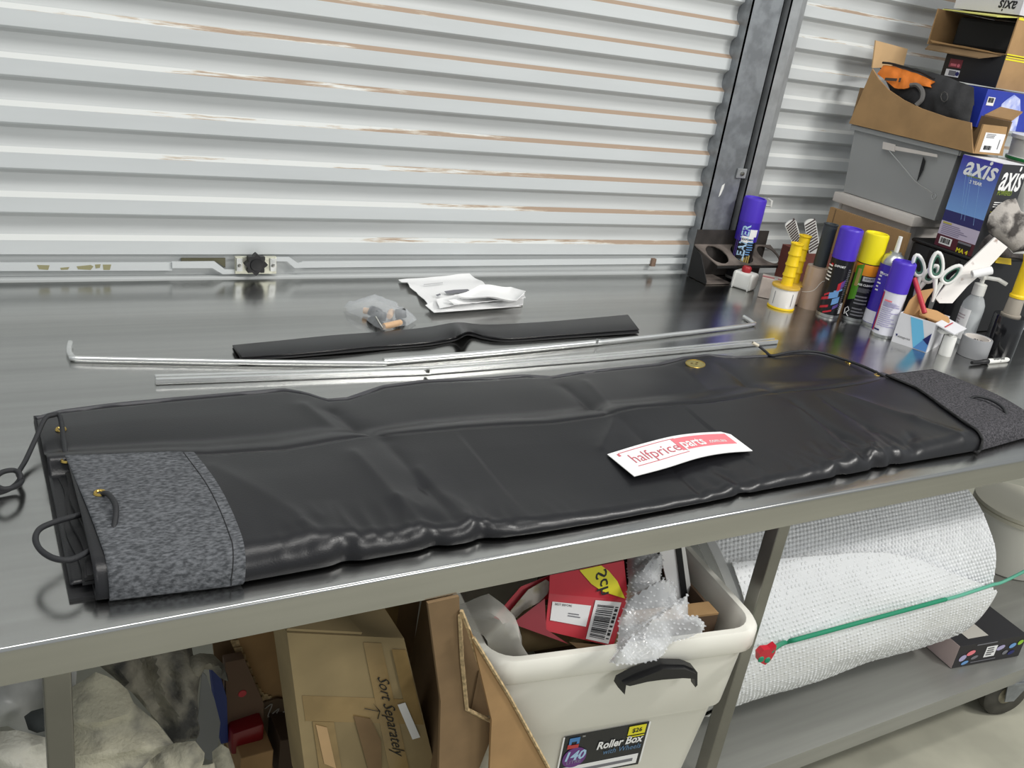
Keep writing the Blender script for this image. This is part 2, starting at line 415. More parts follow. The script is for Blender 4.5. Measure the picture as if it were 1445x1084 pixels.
# post between the doors: wide channel face, dark groove, bright outer flange
po = struct('trim_1', (2.04, 2.1, 0))
mesh('channel', join(box(1.922, 2.085, 0, 2.036, 2.0895, 2.6), box(1.922, 2.085, 0, 1.9255, 2.16, 2.6), box(2.032, 2.085, 0, 2.036, 2.16, 2.6)), M_galv, po)
mesh('groove', box(2.036, 2.12, 0, 2.062, 2.16, 2.6), M_dark, po)
mesh('groove_lip', box(2.044, 2.098, 0, 2.049, 2.13, 2.6), M_galv, po)
mesh('outer_flange', join(box(2.058, 2.080, 0, 2.098, 2.084, 2.6), prism([(2.098, 2.080, 0), (2.136, 2.100, 0), (2.134, 2.104, 0), (2.096, 2.084, 0)], (0, 0, 2.6)), box(2.058, 2.080, 0, 2.061, 2.16, 2.6)), M_galv2, po)
q = Y(1047, 245, 2.078)
mesh('bracket', obox(q+Vector((-.018, 0, -.014)), (.036, 0, 0), (0, .006, 0), (0, 0, .028), .001), M_galv2, po)
mesh('bolt', lathe([(0, -.006), (.006, -.005), (.007, .002)], q, (0, 1, 0), 8), M_screw, po)
q = Y(1021, 268, 2.0845)
mesh('paint_mark', prism([Y(px, py, 2.0845) for px, py in ((1019, 262), (1023, 259), (1021, 266), (1017, 275), (1014, 278), (1016, 271))], (0, .0005, 0)), M_white, po)
# ================================================================== WORKBENCH
YF, BX0, BX1, YB = .9, -.75, 2.78, 2.098
wb = thing('workbench', 'long stainless steel workbench with brushed top, under-shelf and castors', 'workbench', (1, 1.5, 0))
pr = [(YB, T), (YF+.012, T), (YF+.005, T-.0003)]
for i in range(7):
    a = PI/2*(i+1)/8; pr.append((YF+.005-.005*math.sin(a), T-.005-.0003+.005*math.cos(a)))
pr += [(YF, T-.010), (YF, T-.048), (YF+.003, T-.0495), (YF+.02, T-.0495), (YF+.02, T-.045), (YF+.004, T-.045), (YF+.004, T-.008), (YB, T-.004)]
V = [(x, y, z) for (y, z) in pr for x in (BX0, BX1)]
n = len(pr); Fc = [[2*i, 2*((i+1) % n), 2*((i+1) % n)+1, 2*i+1] for i in range(n)]
Fc += [[2*i for i in range(n)][::-1], [2*i+1 for i in range(n)]]
mesh('tabletop', (V, Fc), M_steel, wb, smooth=30)
for (lx, ly) in ((.0455, .904), (1.157, .904), (2.6, .904), (2.6, 1.95), (1.3, 1.95), (.05, 1.95)):
    mesh('leg', box(lx, ly, .0 if lx < .2 else .1605, lx+.028, ly+.028, T-.009, .002), M_steel2, wb)
mesh('undershelf', join(box(1.13, .90, .150, 2.74, 2.02, .160), box(1.13, .90, .116, 2.74, .904, .1499), box(1.13, .904, .116, 1.134, 2.02, .1499)), M_shelf, wb)
M_rub = mat('castor_rubber', (66, 64, 58), .7, var=.2, vs=30)
def castor(x, y):
    r = .068; c = Vector((x, y, r))
    ax = Vector((.25, 1, 0)).normalized(); sd = ax.cross(Vector((0, 0, 1)))
    wv = mesh('castor_wheel', lathe([(.028, -.016), (r-.008, -.017), (r-.001, -.012), (r, 0), (r-.001, .012), (r-.008, .017), (.028, .016)], c, ax, 36, closed=False), M_rub, wb, smooth=40)
    mesh('hub', lathe([(0, -.022), (.012, -.022), (.014, -.018), (.03, -.015), (.03, .015), (.014, .018), (.012, .022), (0, .022)], c, ax, 24), mat('castor_hub', (128, 122, 104), .6, var=.25, vs=60), wv, smooth=40)
    L = []
    for s in (-1, 1):
        o_ = c+ax*(s*.024)
        L.append(prism([o_-sd*.014+Vector((0, 0, -.012)), o_+sd*.014+Vector((0, 0, -.012)), o_+sd*.045+Vector((0, 0, .048)), o_-sd*.03+Vector((0, 0, .048))], ax*(s*.003)))
    L.append(obox(c-sd*.03-ax*.03+Vector((0, 0, .042)), sd*.08, ax*.06, (0, 0, .006)))
    mesh('castor_fork', join(*L), M_galv, wb)
q = Z(1403, 1004, 0)
castor(q.x, q.y)
castor(1.30, 1.85); castor(1.30, q.y); castor(q.x, 1.85)
# ================================================================== TONNEAU COVER
tc_ = thing('tonneau_cover', 'folded black vinyl ute tonneau cover with grey felt corners and bungee cord loops', 'car cover', (1.0, 1.2, T))
def line(pxs, z): return sorted([Z(a, b, z) for a, b in pxs], key=lambda p: p.x)
def at(Ln, x, mono=True):
    if x <= Ln[0].x: return Ln[0].y
    for a, b in zip(Ln, Ln[1:]):
        if x <= b.x:
            t = (x-a.x)/max(b.x-a.x, 1e-9); return a.y+(b.y-a.y)*t
    return Ln[-1].y
BACK = line([(48, 588), (85, 578), (150, 570), (250, 560), (340, 552), (400, 547), (430, 552), (460, 562), (490, 560), (540, 543), (600, 535), (680, 532), (740, 528), (780, 530), (815, 524), (860, 519), (930, 512), (965, 503), (1000, 499), (1040, 503), (1090, 500), (1120, 496), (1150, 497), (1190, 506), (1230, 523)], T+.012)
CRE = line([(90, 650), (240, 644), (300, 645), (400, 639), (470, 627), (530, 616), (570, 615), (650, 608), (780, 600), (850, 590), (870, 583), (900, 578), (1000, 570), (1090, 557), (1180, 549), (1220, 543), (1260, 533), (1310, 527)], T+.037)
FRO = line([(130, 845), (325, 822), (420, 805), (520, 787), (600, 773), (625, 769), (640, 767), (700, 757), (715, 756), (760, 750), (830, 738), (900, 725), (1000, 706), (1080, 689), (1180, 671), (1260, 655), (1380, 634), (1440, 617)], T+.008)
# wrinkles: ridge (+) or furrow (-) lines given by bench points, amplitude, half width
WR = []
def wr(p, amp, wd, z=T+.04):
    q = [Z(a, b, z) for a, b in p]
    for a, b in zip(q, q[1:]): WR.append((a.xy, b.xy, amp, wd))
wr([(470, 560), (520, 600), (545, 618)], -.010, .022)
wr([(430, 552), (470, 585)], .006, .02)
wr([(540, 618), (600, 680), (690, 762)], -.006, .020)
wr([(500, 640), (560, 700), (640, 770)], .005, .02)
wr([(590, 660), (660, 720), (720, 755)], .005, .02)
wr([(800, 528), (840, 560), (868, 586)], -.009, .02)
wr([(830, 522), (866, 560)], .006, .02)
wr([(870, 586), (850, 625)], .004, .012)
wr([(880, 590), (1010, 690)], -.004, .02)
wr([(430, 740), (470, 760), (500, 775)], .005, .015)
wr([(300, 660), (420, 730)], .003, .025)
wr([(1160, 560), (1230, 600), (1330, 640)], -.005, .015)
wr([(1120, 565), (1190, 610), (1260, 652)], -.006, .014)
wr([(1180, 555), (1290, 590), (1370, 612)], .006, .02)
wr([(1130, 575), (1200, 632), (1230, 655)], .005, .012)
wr([(1210, 640), (1235, 622), (1250, 640)], .006, .010)
wr([(1270, 632), (1290, 610)], -.006, .010)
wr([(1020, 500), (1060, 530), (1095, 555)], -.006, .02)
wr([(965, 503), (1010, 545)], .004, .03)
def wrinkle(x, y):
    p = Vector((x, y)); h = 0
    for a, b, amp, wd in WR:
        e = b-a; t = max(0, min(1, (p-a).dot(e)/e.dot(e))); d2 = (p-a-e*t).length_squared/(wd*wd)
        if d2 < 9: h += amp*math.exp(-1.5*math.sqrt(d2+.02))
    h += .0035*noise.noise(Vector((x*2.2, y*5, 1)))+.0018*noise.noise(Vector((x*7, y*9, 2)))
    return h
XL, XR = .105, 1.952
BU = [Z(a, b, T+.02).x for a, b in ((490, 782), (622, 768), (690, 757), (1060, 693), (1195, 665), (1245, 655), (1270, 650))]
HT = [(-1, .042), (.1, .042), (.33, .041), (.5, .030), (.62, .021), (.8, .0165), (1.05, .018), (1.3, .023), (1.5, .030), (1.8, .036), (1.96, .030), (3, .03)]
def HF(x):
    for (x0, h0), (x1, h1) in zip(HT, HT[1:]):
        if x <= x1:
            k = (x-x0)/(x1-x0); k = k*k*(3-2*k); return h0+(h1-h0)*k
def RF(x): return .008+.75*HF(x)
def bunch(x): return sum(math.exp(-((x-b)/.014)**2) for b in BU)
def topsurf(x, s, off=0):
    """upper fold of the cover; s 0 = crease at the back, 1 = rolled front edge, >1 tucked under"""
    yc, yf = at(CRE, x), at(FRO, x); H = HF(x); R_ = RF(x)
    bun = min(1.3, bunch(x)); env = math.exp(-min(abs(x-b) for b in BU)/.05)
    if s <= .84:
        t = s/.84; y = yc+(yf+R_-yc)*t
        z = .041+(H-.041)*(1-(1-t)**2)+.006*math.sin(t*PI)*(1 if H > .02 else .5)
        ww = min(1, t*4)
        z += wrinkle(x, y)*(.3+.7*ww)
        if t > .70: z += env*.006*((t-.70)/.3)*(1-2.4*abs(noise.noise(Vector((x*34, y*11, 5)))))
        z = max(z+off, .014)
    else:
        t = (s-.84)/.16
        z0 = H+wrinkle(x, yf+R_)+env*.006*(1-2.4*abs(noise.noise(Vector((x*34, (yf+R_)*11, 5)))))
        if t <= .72:
            a = t/.72*PI/2*1.15
            y = yf+R_-(R_+off)*math.sin(min(a, PI/2))+bun*.006*math.sin(a)
            z = .006+(z0-.006+off)*max(0, math.cos(a)) if a < PI/2 else .006-.003*(a-PI/2)
            z += .0030*math.sin(min(a, PI/2)*2)*(1-2.2*abs(noise.noise(Vector((x*16, 3, 1)))))*(.4+env)
        else:
            t2 = (t-.72)/.28; y = yf-off+.045*t2; z = .0052-.003*t2-off*.5
        z = max(z, .0012)
    return Vector((x, y, T+z))
nu, nv = 420, 64
def sv(v): return v*v*.25+v*.75
V, Fc = grid(lambda u, v: topsurf(XL+(XR-XL)*u, .0+1.0*(v/.62*.84 if v < .62 else .84+(v-.62)/.38*.16)), nu, nv)
mesh('upper_fold', solid(V, [f[::-1] for f in Fc], .004), M_vinyl, tc_, smooth=179)
# layers between (seen at the left end): full-depth lower sheet and two folds
def lower(x, s):
    yb, yc, yf = at(BACK, x), at(CRE, x), at(FRO, x)
    if s < .6:
        t = s/.6; y = yb+(yc-yb)*t
        q = max(0, min(1, (t-.62)/.33)); z = .010+.006*math.sin(t*PI)+.026*q*q*(3-2*q)-(.012*((t-.95)/.05) if t > .95 else 0)+wrinkle(x, y)*min(1, t*3)*.8
        if x > 1.62: z = z*(1-.35*min(1, (x-1.62)/.25))
        if t < .06: z = .003+(z-.003)*math.sqrt(t/.06)
    else:
        t = (s-.6)/.4; y = yc+(yf+.03-yc)*t; z = .017-.006*t
    return Vector((x, y, T+max(z, .0025)))
XLL = .082
V, Fc = grid(lambda u, v: lower(XLL+(1.885-XLL)*u, v), 380, 60)
mesh('lower_layer', solid(V, [f[::-1] for f in Fc], .002), M_vinyl, tc_, smooth=179)
for i, (xa, za) in enumerate(((.092, .0175), (.098, .0235), (.103, .029))):
    mesh('folded_layer', grid(lambda u, v: Vector((xa+.004*math.sin(v*9+i)+.25*u, at(CRE, .11)-.01-(at(CRE, .11)-.01-at(FRO, .11)-.02)*v, T+za+.002*math.sin(v*7+i*2))), 2, 24, .0045, True), M_vinyl2, tc_, smooth=60)
mesh('folded_layer', grid(lambda u, v: Vector((XLL-.003+.25*u, 1.44-(1.44-at(FRO, .11)-.012)*v, T+.0062+.002*math.sin(v*11))), 2, 24, .0045, True), M_vinyl2, tc_, smooth=60)
# hem along the back edge
hem = [Vector((x, at(BACK, x)+.001, T+.006+max(0, wrinkle(x, at(BACK, x)-.03))*.6)) for x in [XLL+(1.87-XLL)*i/150 for i in range(151)]]
mesh('hem_piping', tube(hem, .0042, 6), mat('hem_vinyl', (66, 66, 70), .45), tc_, smooth=60)
# felt corner patches wrap over the front fold
fl = mesh('felt_patch', solid(*(lambda g: (g[0], [f[::-1] for f in g[1]]))(grid(lambda u, v: topsurf(.103+(.016*min(1, v*1.6)) + u*(.266-.103-.016*min(1, v*1.6)+.010*math.sin(min(1, v*1.1)*PI)), -.012+1.0*(v/.62*.85 if v < .62 else .85+(v-.62)/.38*.16), .003), 34, 60)), .0025), M_felt, tc_, smooth=179, label='grey felt corner patch at the left end')
st = [topsurf(.252+.010*math.sin(min(1, v*1.1)*PI), v/.62*.85 if v < .62 else .85+(v-.62)/.38*.10, .0034) for v in [i/60 for i in range(61)]]
mesh('stitching', tube(st, .0006, 4), M_ink, fl)
frl = line([(1252, 535), (1300, 556), (1340, 582), (1372, 605), (1384, 622), (1376, 637)], T+.03)
fe = [Z(1255, 536, T+.038), Z(1300, 556, T+.04), Z(1340, 582, T+.04), Z(1370, 604, T+.036), Z(1383, 622, T+.022), Z(1377, 637, T+.006)]
def fxl(v):
    k = v*(len(fe)-1); i = min(int(k), len(fe)-2); return fe[i].x+(fe[i+1].x-fe[i].x)*(k-i)
fr_ = mesh('felt_patch', solid(*(lambda g: (g[0], [f[::-1] for f in g[1]]))(grid(lambda u, v: topsurf(fxl(v)+u*(1.952+.035*math.sin(min(1, v*1.15)*PI)-fxl(v)), -.02+1.0*(v/.62*.86 if v < .62 else .86+(v-.62)/.38*.16), .003), 30, 60)), .0025), M_felt2, tc_, smooth=179, label='darker grey felt corner patch at the right end')
pip = [topsurf(fxl(v), -.02+(v/.62*.86 if v < .62 else .86+(v-.62)/.38*.13), .004) for v in [i/70 for i in range(71)]]
mesh('binding', tube(pip, .003, 6), M_blackm, fr_, smooth=60)
def eyelet(p, r=.007, nrm=(0, 0, 1), parent=tc_):
    mesh('eyelet', lathe([(r*.55, .0005), (r*.7, .002), (r, .002), (r*1.15, 0)], p, nrm, 20), M_brass, parent, smooth=50)
def on_low(px, py):
    q = Z(px, py, T+.03)
    for _ in range(3):
        yb, yc = at(BACK, q.x), at(CRE, q.x); s = max(0, min(.6, .6*(yb-q.y)/(yb-yc))); q = Z(px, py, lower(q.x, s).z)
    return q
def on_top(px, py, off=.003):
    q = Z(px, py, T+.045)
    for _ in range(4):
        yc, yf = at(CRE, q.x), at(FRO, q.x); s = .84*(yc-q.y)/(yc-yf-RF(q.x)); q = Z(px, py, topsurf(q.x, max(0, min(.84, s)), off).z)
    return q
for px, py in ((86, 607), (94, 651), (1197, 512), (1238, 530)): eyelet(on_low(px, py)+Vector((0, 0, .001)))
eyelet(on_top(141, 697)+Vector((0, 0, .001)))
# bungee loops
c1 = [on_low(94, 651), on_low(90, 630)+Vector((0, 0, .012)), on_low(85, 605)+Vector((0, 0, .02)), Z(74, 586, T+.04), Z(63, 592, T+.038), Z(50, 620, T+.024), Z(36, 650, T+.012), Z(26, 668, T+.010), Z(31, 677, T+.013), Z(24, 686, T+.02), Z(4, 690, T+.024), Z(-10, 680, T+.024), Z(2, 667, T+.024), Z(20, 664, T+.022), Z(29, 672, T+.020), Z(22, 684, T+.010), Z(4, 694, T+.006), Z(-30, 700, T+.006)]
mesh('bungee_cord', tube(c1, .0036, 8, sm=6), M_cord, tc_, smooth=60)
c2_ = [Z(135, 722, T+.034), Z(112, 727, T+.038), Z(80, 736, T+.044), Z(57, 746, T+.046), Z(50, 760, T+.045), Z(57, 776, T+.043), Z(76, 788, T+.042), Z(100, 790, T+.040), Z(124, 779, T+.036), Z(140, 770, T+.03)]
mesh('bungee_cord', tube(c2_, .0036, 8, sm=6), M_cord, tc_, smooth=60)
c3 = [on_top(140, 697)-Vector((0, 0, .004)), on_top(150, 702)+Vector((0, 0, .006)), on_top(160, 715)+Vector((0, 0, .009)), on_top(164, 728)+Vector((0, 0, .007)), on_top(160, 745)-Vector((0, 0, .004))]
mesh('bungee_cord', tube(c3, .0036, 8, sm=6), M_cord, tc_, smooth=60)
c4 = [on_top(1369, 562)-Vector((0, 0, .004)), on_top(1376, 563)+Vector((0, 0, .006)), on_top(1396, 569)+Vector((0, 0, .008)), on_top(1414, 579)+Vector((0, 0, .006)), on_top(1422, 586)-Vector((0, 0, .004))]
mesh('bungee_cord', tube(c4, .0034, 8, sm=6), M_cord, tc_, smooth=60)
c5 = [Z(1062, 484, T+.03), Z(1070, 488, T+.024), Z(1080, 496, T+.014), Z(1088, 502, T+.012), Z(1100, 500, T+.016), Z(1125, 496, T+.018), Z(1155, 497, T+.018), Z(1190, 507, T+.018), Z(1225, 520, T+.02), Z(1256, 536, T+.026)]
bc = mesh('bungee_cord', tube(c5, .0032, 8, sm=5), M_cord, tc_, smooth=60)
mesh('cord_tip', tube(c5[:2], .004, 8), mat('cream_tip', (214, 206, 186), .5), bc)
b0 = on_low(981, 515)
bd = mesh('oval_badge', lathe([(0, .0015), (.9, .0012), (1, 0)], (0, 0, 0), n=32), mat('badge_brass', (200, 186, 120), .3, .9, var=.1, vs=60), None)
bpy.data.objects.remove(bd)
fb = flat(b0, (1, .12, .02), (-.12, 1, .1), .0015)
V = [fb(.026*math.cos(2*PI*i/32), .019*math.sin(2*PI*i/32)) for i in range(32)]
bd = mesh('oval_badge', prism(V, (0, 0, .0015)), MC['badge_brass'], tc_)
fb = flat(b0, (1, .12, .02), (-.12, 1, .1), .0032)
mesh('rim', tube([fb(.025*math.cos(2*PI*i/32), .018*math.sin(2*PI*i/32)) for i in range(32)], .0008, 5, True), M_brass, bd)
for i, (a, b) in enumerate(((-.008, .004), (.0, -.002), (.008, .003))):
    mesh('relief', decal(fb, a-.003, b-.002, a+.003, b+.002), mat('badge_dark', (110, 84, 40), .4, .6), bd)
# ================================================================== CARD ON THE COVER
def bez(p, t):
    for i in range(len(p)-1):
        if t <= p[i+1][0] or i == len(p)-2:
            a, b = p[i], p[i+1]; k = (t-a[0])/(b[0]-a[0]); return a[1]+(b[1]-a[1])*k, a[2]+(b[2]-a[2])*k
tope = smooth_pts([(857, 641, 0), (900, 628, 0), (947, 616, 0), (985, 611, 0), (1026, 609, 0)], 8)
bote = smooth_pts([(895, 672, 0), (940, 660, 0), (985, 646, 0), (1022, 639, 0), (1062, 636, 0)], 8)
def cardpx(u, v):
    k = u*(len(tope)-1); i = min(int(k), len(tope)-2); t = k-i
    a = tope[i].lerp(tope[i+1], t); b = bote[i].lerp(bote[i+1], t); return a.lerp(b, v)
cz0 = sorted(on_top(p.x, p.y, 0).z for p in [cardpx(i/8, j/4) for i in range(9) for j in range(5)])[-4]+.0015
def cardfn(off):
    def f(x, y):          # x 0..1 along, y 0..1 from the back edge
        p = cardpx(x, y)
        return Z(p.x, p.y, cz0+.005*math.sin(PI*x)+off)
    return f
cf = cardfn(0)
card = mesh('printed_card', solid(*grid(lambda u, v: cf(u, 1-v), 32, 6), .0012), mat('card_white', (244, 244, 244), .5), None, smooth=60, label='curved white printed card with a pink panel lying on the black cover', cat='card')
def cmap(off=.0006):
    g = cardfn(off); return lambda x, y: g(x, 1-y)
cm = cmap()
mesh('print_panel', join(decal(cm, .47, .40, .955, .90, 16, 2), ), M_pink, card)
for y0 in (.90, .30):
    mesh('print_line', decal(cm, .07 if y0 > .5 else .10, y0, .50, y0+.018, 16, 1), M_rink, card)
mesh('print_line', decal(cm, .055, .80, .072, .90, 2, 2), M_rink, card)
cm2 = cmap(.0012)
textmap('halfprice', lambda x, y: cm(.29+x, .58+y*4.6), .28, M_rink, card, width=.36, bold=-.004)
textmap('parts', lambda x, y: cm2(.605+x, .63+y*4.6), .28, M_wink, card, width=.215, bold=.02)
textmap('.com.au', lambda x, y: cm2(.82+x, .585+y*4.6), .14, M_wink, card, width=.15, bold=.012)
# ================================================================== POLES AND STRIPS
def rod(name, label, cat):
    return thing(name, label, cat, Z(600, 515, T))
r1 = rod('bent_bow_rod', 'long thin aluminium tube rod with bent ends, behind the flat rail', 'rod')
zr = T+.0065
mesh('thin_tube', tube([Z(99, 484, T+.0065+.0), Z(97.5, 491, zr), Z(98, 498, zr), Z(102, 503, zr), Z(112, 506, zr), Z(220, 508.5, zr), Z(380, 511.5, zr), Z(545, 513, zr)], .0052, 10, sm=5), M_alu, r1, smooth=60)
mesh('sleeve_tube', tube([Z(541, 510, zr+.001), Z(690, 498, zr+.001), Z(846, 483, zr+.001)], .0068, 12, sm=6), M_alu, r1, smooth=60)
mesh('thin_tube', tube([Z(842, 483.5, zr), Z(930, 474, zr), Z(1000, 466, zr), Z(1060, 458, zr), Z(1062, 455, zr), Z(1050, 447, zr)], .0052, 10, sm=5), M_alu, r1, smooth=60)
q = Z(843, 480, T+.016); mesh('pin', lathe([(0, .003), (.003, .002), (.0035, -.008)], q, n=10), M_alu2, r1)
r2 = thing('flat_rail', 'flat grooved aluminium rail joined in the middle, just behind the black cover', 'rail', Z(600, 522, T))
def railpart(pts, wd):
    L = []
    c = [Z(a, b, T+.004) for a, b in pts]; d = (c[-1]-c[0]).normalized(); s = Vector((-d.y, d.x, 0))
    for o_, w_, h in ((-wd/2, wd*.34, .011), (wd*.16, wd*.34, .011), (-wd/2, wd, .004)):
        for a, b in zip(c, c[1:]):
            L.append(obox(Vector((a.x, a.y, T+.0005))+s*o_, b-a, s*w_, (0, 0, h), .0012))
    return join(*L)
mesh('rail_half', railpart([(219, 537), (400, 531), (606, 524)], .021), M_alu, r2)
mesh('rail_half', railpart([(603, 524), (850, 505), (1094, 482)], .019), M_alu, r2)
q = Z(604, 523, T+.012); mesh('joint_screw', lathe([(0, .003), (.0035, .002), (.004, -.004)], q, n=10), M_screw, r2)
st_ = thing('vinyl_strip', 'narrow folded black vinyl strip with a raised hump, behind the rods', 'strip', Z(600, 480, T))
tp = smooth_pts([(328, 487, 0), (400, 480, 0), (470, 473, 0), (540, 468, 0), (600, 462, 0), (635, 456, 0), (652, 455, 0), (690, 458, 0), (770, 454, 0), (830, 449, 0), (886, 444, 0)], 6)
bt = smooth_pts([(342, 504, 0), (410, 499, 0), (480, 493, 0), (550, 487, 0), (606, 482, 0), (640, 476, 0), (660, 468, 0), (682, 473, 0), (720, 477, 0), (810, 471, 0), (902, 465, 0)], 6)
def stripf(dz, dpx=0, hump=1):
    def f(u, v):
        k = u*(len(tp)-1); i = min(int(k), len(tp)-2); p = tp[i].lerp(tp[i+1], k-i).lerp(bt[i].lerp(bt[i+1], k-i), v)
        hz = .026*math.exp(-((u-.57)/.045)**2)*v*hump+.007*math.exp(-((u-.53)/.05)**2)*(1-v)
        return Z(p.x, p.y+dpx*v+0, T+dz+hz+.003*math.sin(v*PI)+.002*noise.noise(Vector((u*9, v, dz*90))))
    return f
mesh('top_layer', grid(stripf(.010), 110, 6, .003, True), M_vinyl, st_, smooth=60)
mesh('under_layer', grid(stripf(.0045, 4, .45), 110, 6, .003, True), M_vinyl2, st_, smooth=60)
# ================================================================== PAPERS AND HARDWARE BAG
UP = Vector((0, 0, 1))
pp = thing('instruction_sheets', 'white instruction sheets with curled edges lying near the roller door', 'paper', Z(640, 415, T))
def paper(px, z, fn, sp=.012, th=.0012): return polysheet([Z(a, b, z) for a, b in px], (0, 0, z), UP, sp, fn, th)
cur = lambda x, y, d: .006*math.exp(-d/.012)+.002*noise.noise(Vector((x*20, y*20, 0)))
sh = mesh('sheet', paper([(562, 396), (572, 395), (662, 389), (675, 396), (688, 410), (738, 421), (738, 431), (612, 443), (602, 430), (594, 424), (588, 414), (578, 409), (574, 402), (566, 402)], T+.003, lambda x, y, d: cur(x, y, d)+.004*math.sin(x*60)*math.exp(-d/.03)), M_paper, pp, smooth=60)
mesh('sheet', paper([(615, 426), (672, 412), (700, 413), (740, 417), (737, 422), (690, 424), (620, 438)], T+.012, lambda x, y, d: .006*math.exp(-d/.014)), M_paper, pp, smooth=60)
mesh('sheet', paper([(640, 424), (676, 412), (720, 411), (740, 420), (728, 430), (680, 428)], T+.022, lambda x, y, d: .004*math.sin(y*50+x*20)+.005+.010*math.exp(-d/.008)), M_paper, pp, smooth=60)
mesh('sheet', paper([(632, 428), (690, 419), (738, 418), (741, 424), (700, 428), (640, 434)], T+.016, lambda x, y, d: .008*math.exp(-d/.008)), M_paper, pp, smooth=60)
mesh('sheet', paper([(600, 433), (618, 424), (640, 432), (705, 429), (735, 434), (612, 443)], T+.008, lambda x, y, d: .004*math.exp(-d/.01)), M_paper, pp, smooth=60)
mesh('printed_patch', paper([(627, 411), (640, 409), (660, 408), (664, 411), (650, 413), (630, 414)], T+.0105, None, .03, .0006), M_gink, sh)
mesh('printed_patch', paper([(615, 416), (621, 414), (622, 416), (617, 418)], T+.0105, None, .03, .0006), M_gink, sh)
mesh('printed_patch', paper([(598, 401), (625, 398.5), (625, 399.5), (598, 402)], T+.0105, None, .03, .0006), mat('pale_ink', (190, 190, 192), .6), sh)
M_film = film('clear_film', (222, 226, 230), .93, .08, .30)
bagpx = [(485, 434), (500, 431), (530, 424), (545, 431), (562, 437), (588, 453), (575, 461), (556, 463), (541, 468), (528, 462), (515, 452), (492, 443)]
fb_ = folds(3, .006, 40)
bag = mesh('hardware_bag', polysheet([Z(a, b, T+.004) for a, b in bagpx], (0, 0, T+.004), UP, .008, lambda x, y, d: fb_(x, y, d)*min(1, d/.01)+.003, .0008, bulge=.022, bw=.035), M_film, None, smooth=60, label='small clear plastic bag holding wooden dowels and black caps', cat='bag')
M_wood = mat('dowel_wood', (214, 176, 138), .6, var=.08, vs=40)
for i, (a, b, c, d) in enumerate(((541, 461, 566, 455), (549, 447, 553, 439), (512, 438, 526, 440))):
    p, q = Z(a, b, T+.011), Z(c, d, T+.011)
    o = mesh('wooden_dowel', lathe([(0, 0), (.0062, .001), (.0072, .004), (.0072, (q-p).length-.004), (.0062, (q-p).length-.001), (0, (q-p).length)], p, q-p, 14), M_wood, None, smooth=50,
         label=('wooden dowel at the front of the hardware bag', 'upright wooden dowel in the middle of the hardware bag', 'wooden dowel at the left back of the hardware bag')[i], cat='dowel', group='dowels in the bag')
for i, (a, b, r) in enumerate(((527, 447, .016), (536, 453, .013), (566, 449, .013))):
    q = Z(a, b, T+.004)
    mesh('bottle_stopper', lathe([(0, .022), (r*.8, .021), (r, .017), (r, .002), (r*.9, 0), (0, 0)], q, (.5-.3*i, .3, 1), 18), M_black, None, smooth=40,
         label=('large black plastic cap at the left in the hardware bag', 'small black plastic cap in the middle of the hardware bag', 'small black plastic cap at the right in the hardware bag')[i], cat='cap', group='caps in the bag')
mesh('steel_pin', tube([Z(530, 447, T+.03), Z(540, 463, T+.012)], .0022, 8), M_screw, None, smooth=50, label='thin steel pin lying across the hardware bag', cat='pin')
# ================================================================== CAN HOLDER
HY0, HY1 = 1.990, 2.076
hx0, hx1 = Y(980, 346, HY1).x, Y(1110, 373.5, HY0).x
hzf, hzb = Y(1060, 374, HY0).z, Y(1030, 345, HY1).z
zp = lambda y: hzf+(hzb-hzf)*(y-HY0)/(HY1-HY0)
np_ = Vector((0, -(hzb-hzf), HY1-HY0)).normalized()
ch = thing('can_holder', 'dirty dark steel bracket with round holes for spray cans, below the steel post', 'bracket', ((hx0+hx1)/2, 2.03, T))
M_brk = mat('dirty_bracket', (88, 80, 75), .7, c2=(124, 114, 107), vs=18)
def holed_plate(poly, holes, th):
    B = []; E = []
    def loop(L):
        s = len(B); B.extend(L); E.extend([(s+i, s+(i+1) % len(L)) for i in range(len(L))])
    loop([Vector((p[0], p[1])) for p in poly])
    for cx_, cy_, r in holes: loop([Vector((cx_+r*math.cos(2*PI*i/28), cy_+r*math.sin(2*PI*i/28))) for i in range(28)])
    r_ = delaunay_2d_cdt(B, E, [], 2, 1e-7)
    Vv = [Vector(q[:2]) for q in r_[0]]; Fc = []
    for f in r_[2]:
        c = sum((Vv[i] for i in f), Vector((0, 0)))/len(f)
        if all((c-Vector((h[0], h[1]))).length > h[2]*.97 for h in holes): Fc.append(list(f))
    return solid([Vector((v.x, v.y, zp(v.y))) for v in Vv], Fc, th)
hr_ = .0375; hyc = (HY0+HY1)/2+.001
hole = [PL(a, b, Vector((2, HY0, hzf)), np_) for a, b in ((1012, 359), (1049, 362), (1081, 356))]
top_poly = [(hx0, HY1), (hx0, HY1-.012), (hx0+.030, HY0), (hx1, HY0), (hx1, HY1)]
mesh('holed_plate', holed_plate(top_poly, [(h.x, hyc, hr_) for h in hole], .003), M_brk, ch)
mesh('back_plate', box(hx0, HY1, T+.002, hx1-.02, HY1+.003, Y(1030, 325, HY1).z), mat('bracket_back', (52, 48, 46), .6, var=.3, vs=20), ch)
mesh('front_lip', box(hx0+.03, HY0, hzf-.010, hx1, HY0+.0025, hzf-.0035), M_blackm, ch)
mesh('end_plate', prism([(hx0, HY1-.0005, T+.002), (hx0, HY1-.0005, hzb-.006), (hx0, HY0+.05, zp(HY0+.05)-.006), (hx0, HY0+.002, T+.012), (hx0, HY0+.002, T+.002)], (.003, 0, 0)), M_blackm, ch)
mesh('foot_plate', box(hx0+.0035, HY0+.002, T+.0015, hx0+.10, HY1-.0005, T+.0045), M_brk, ch)
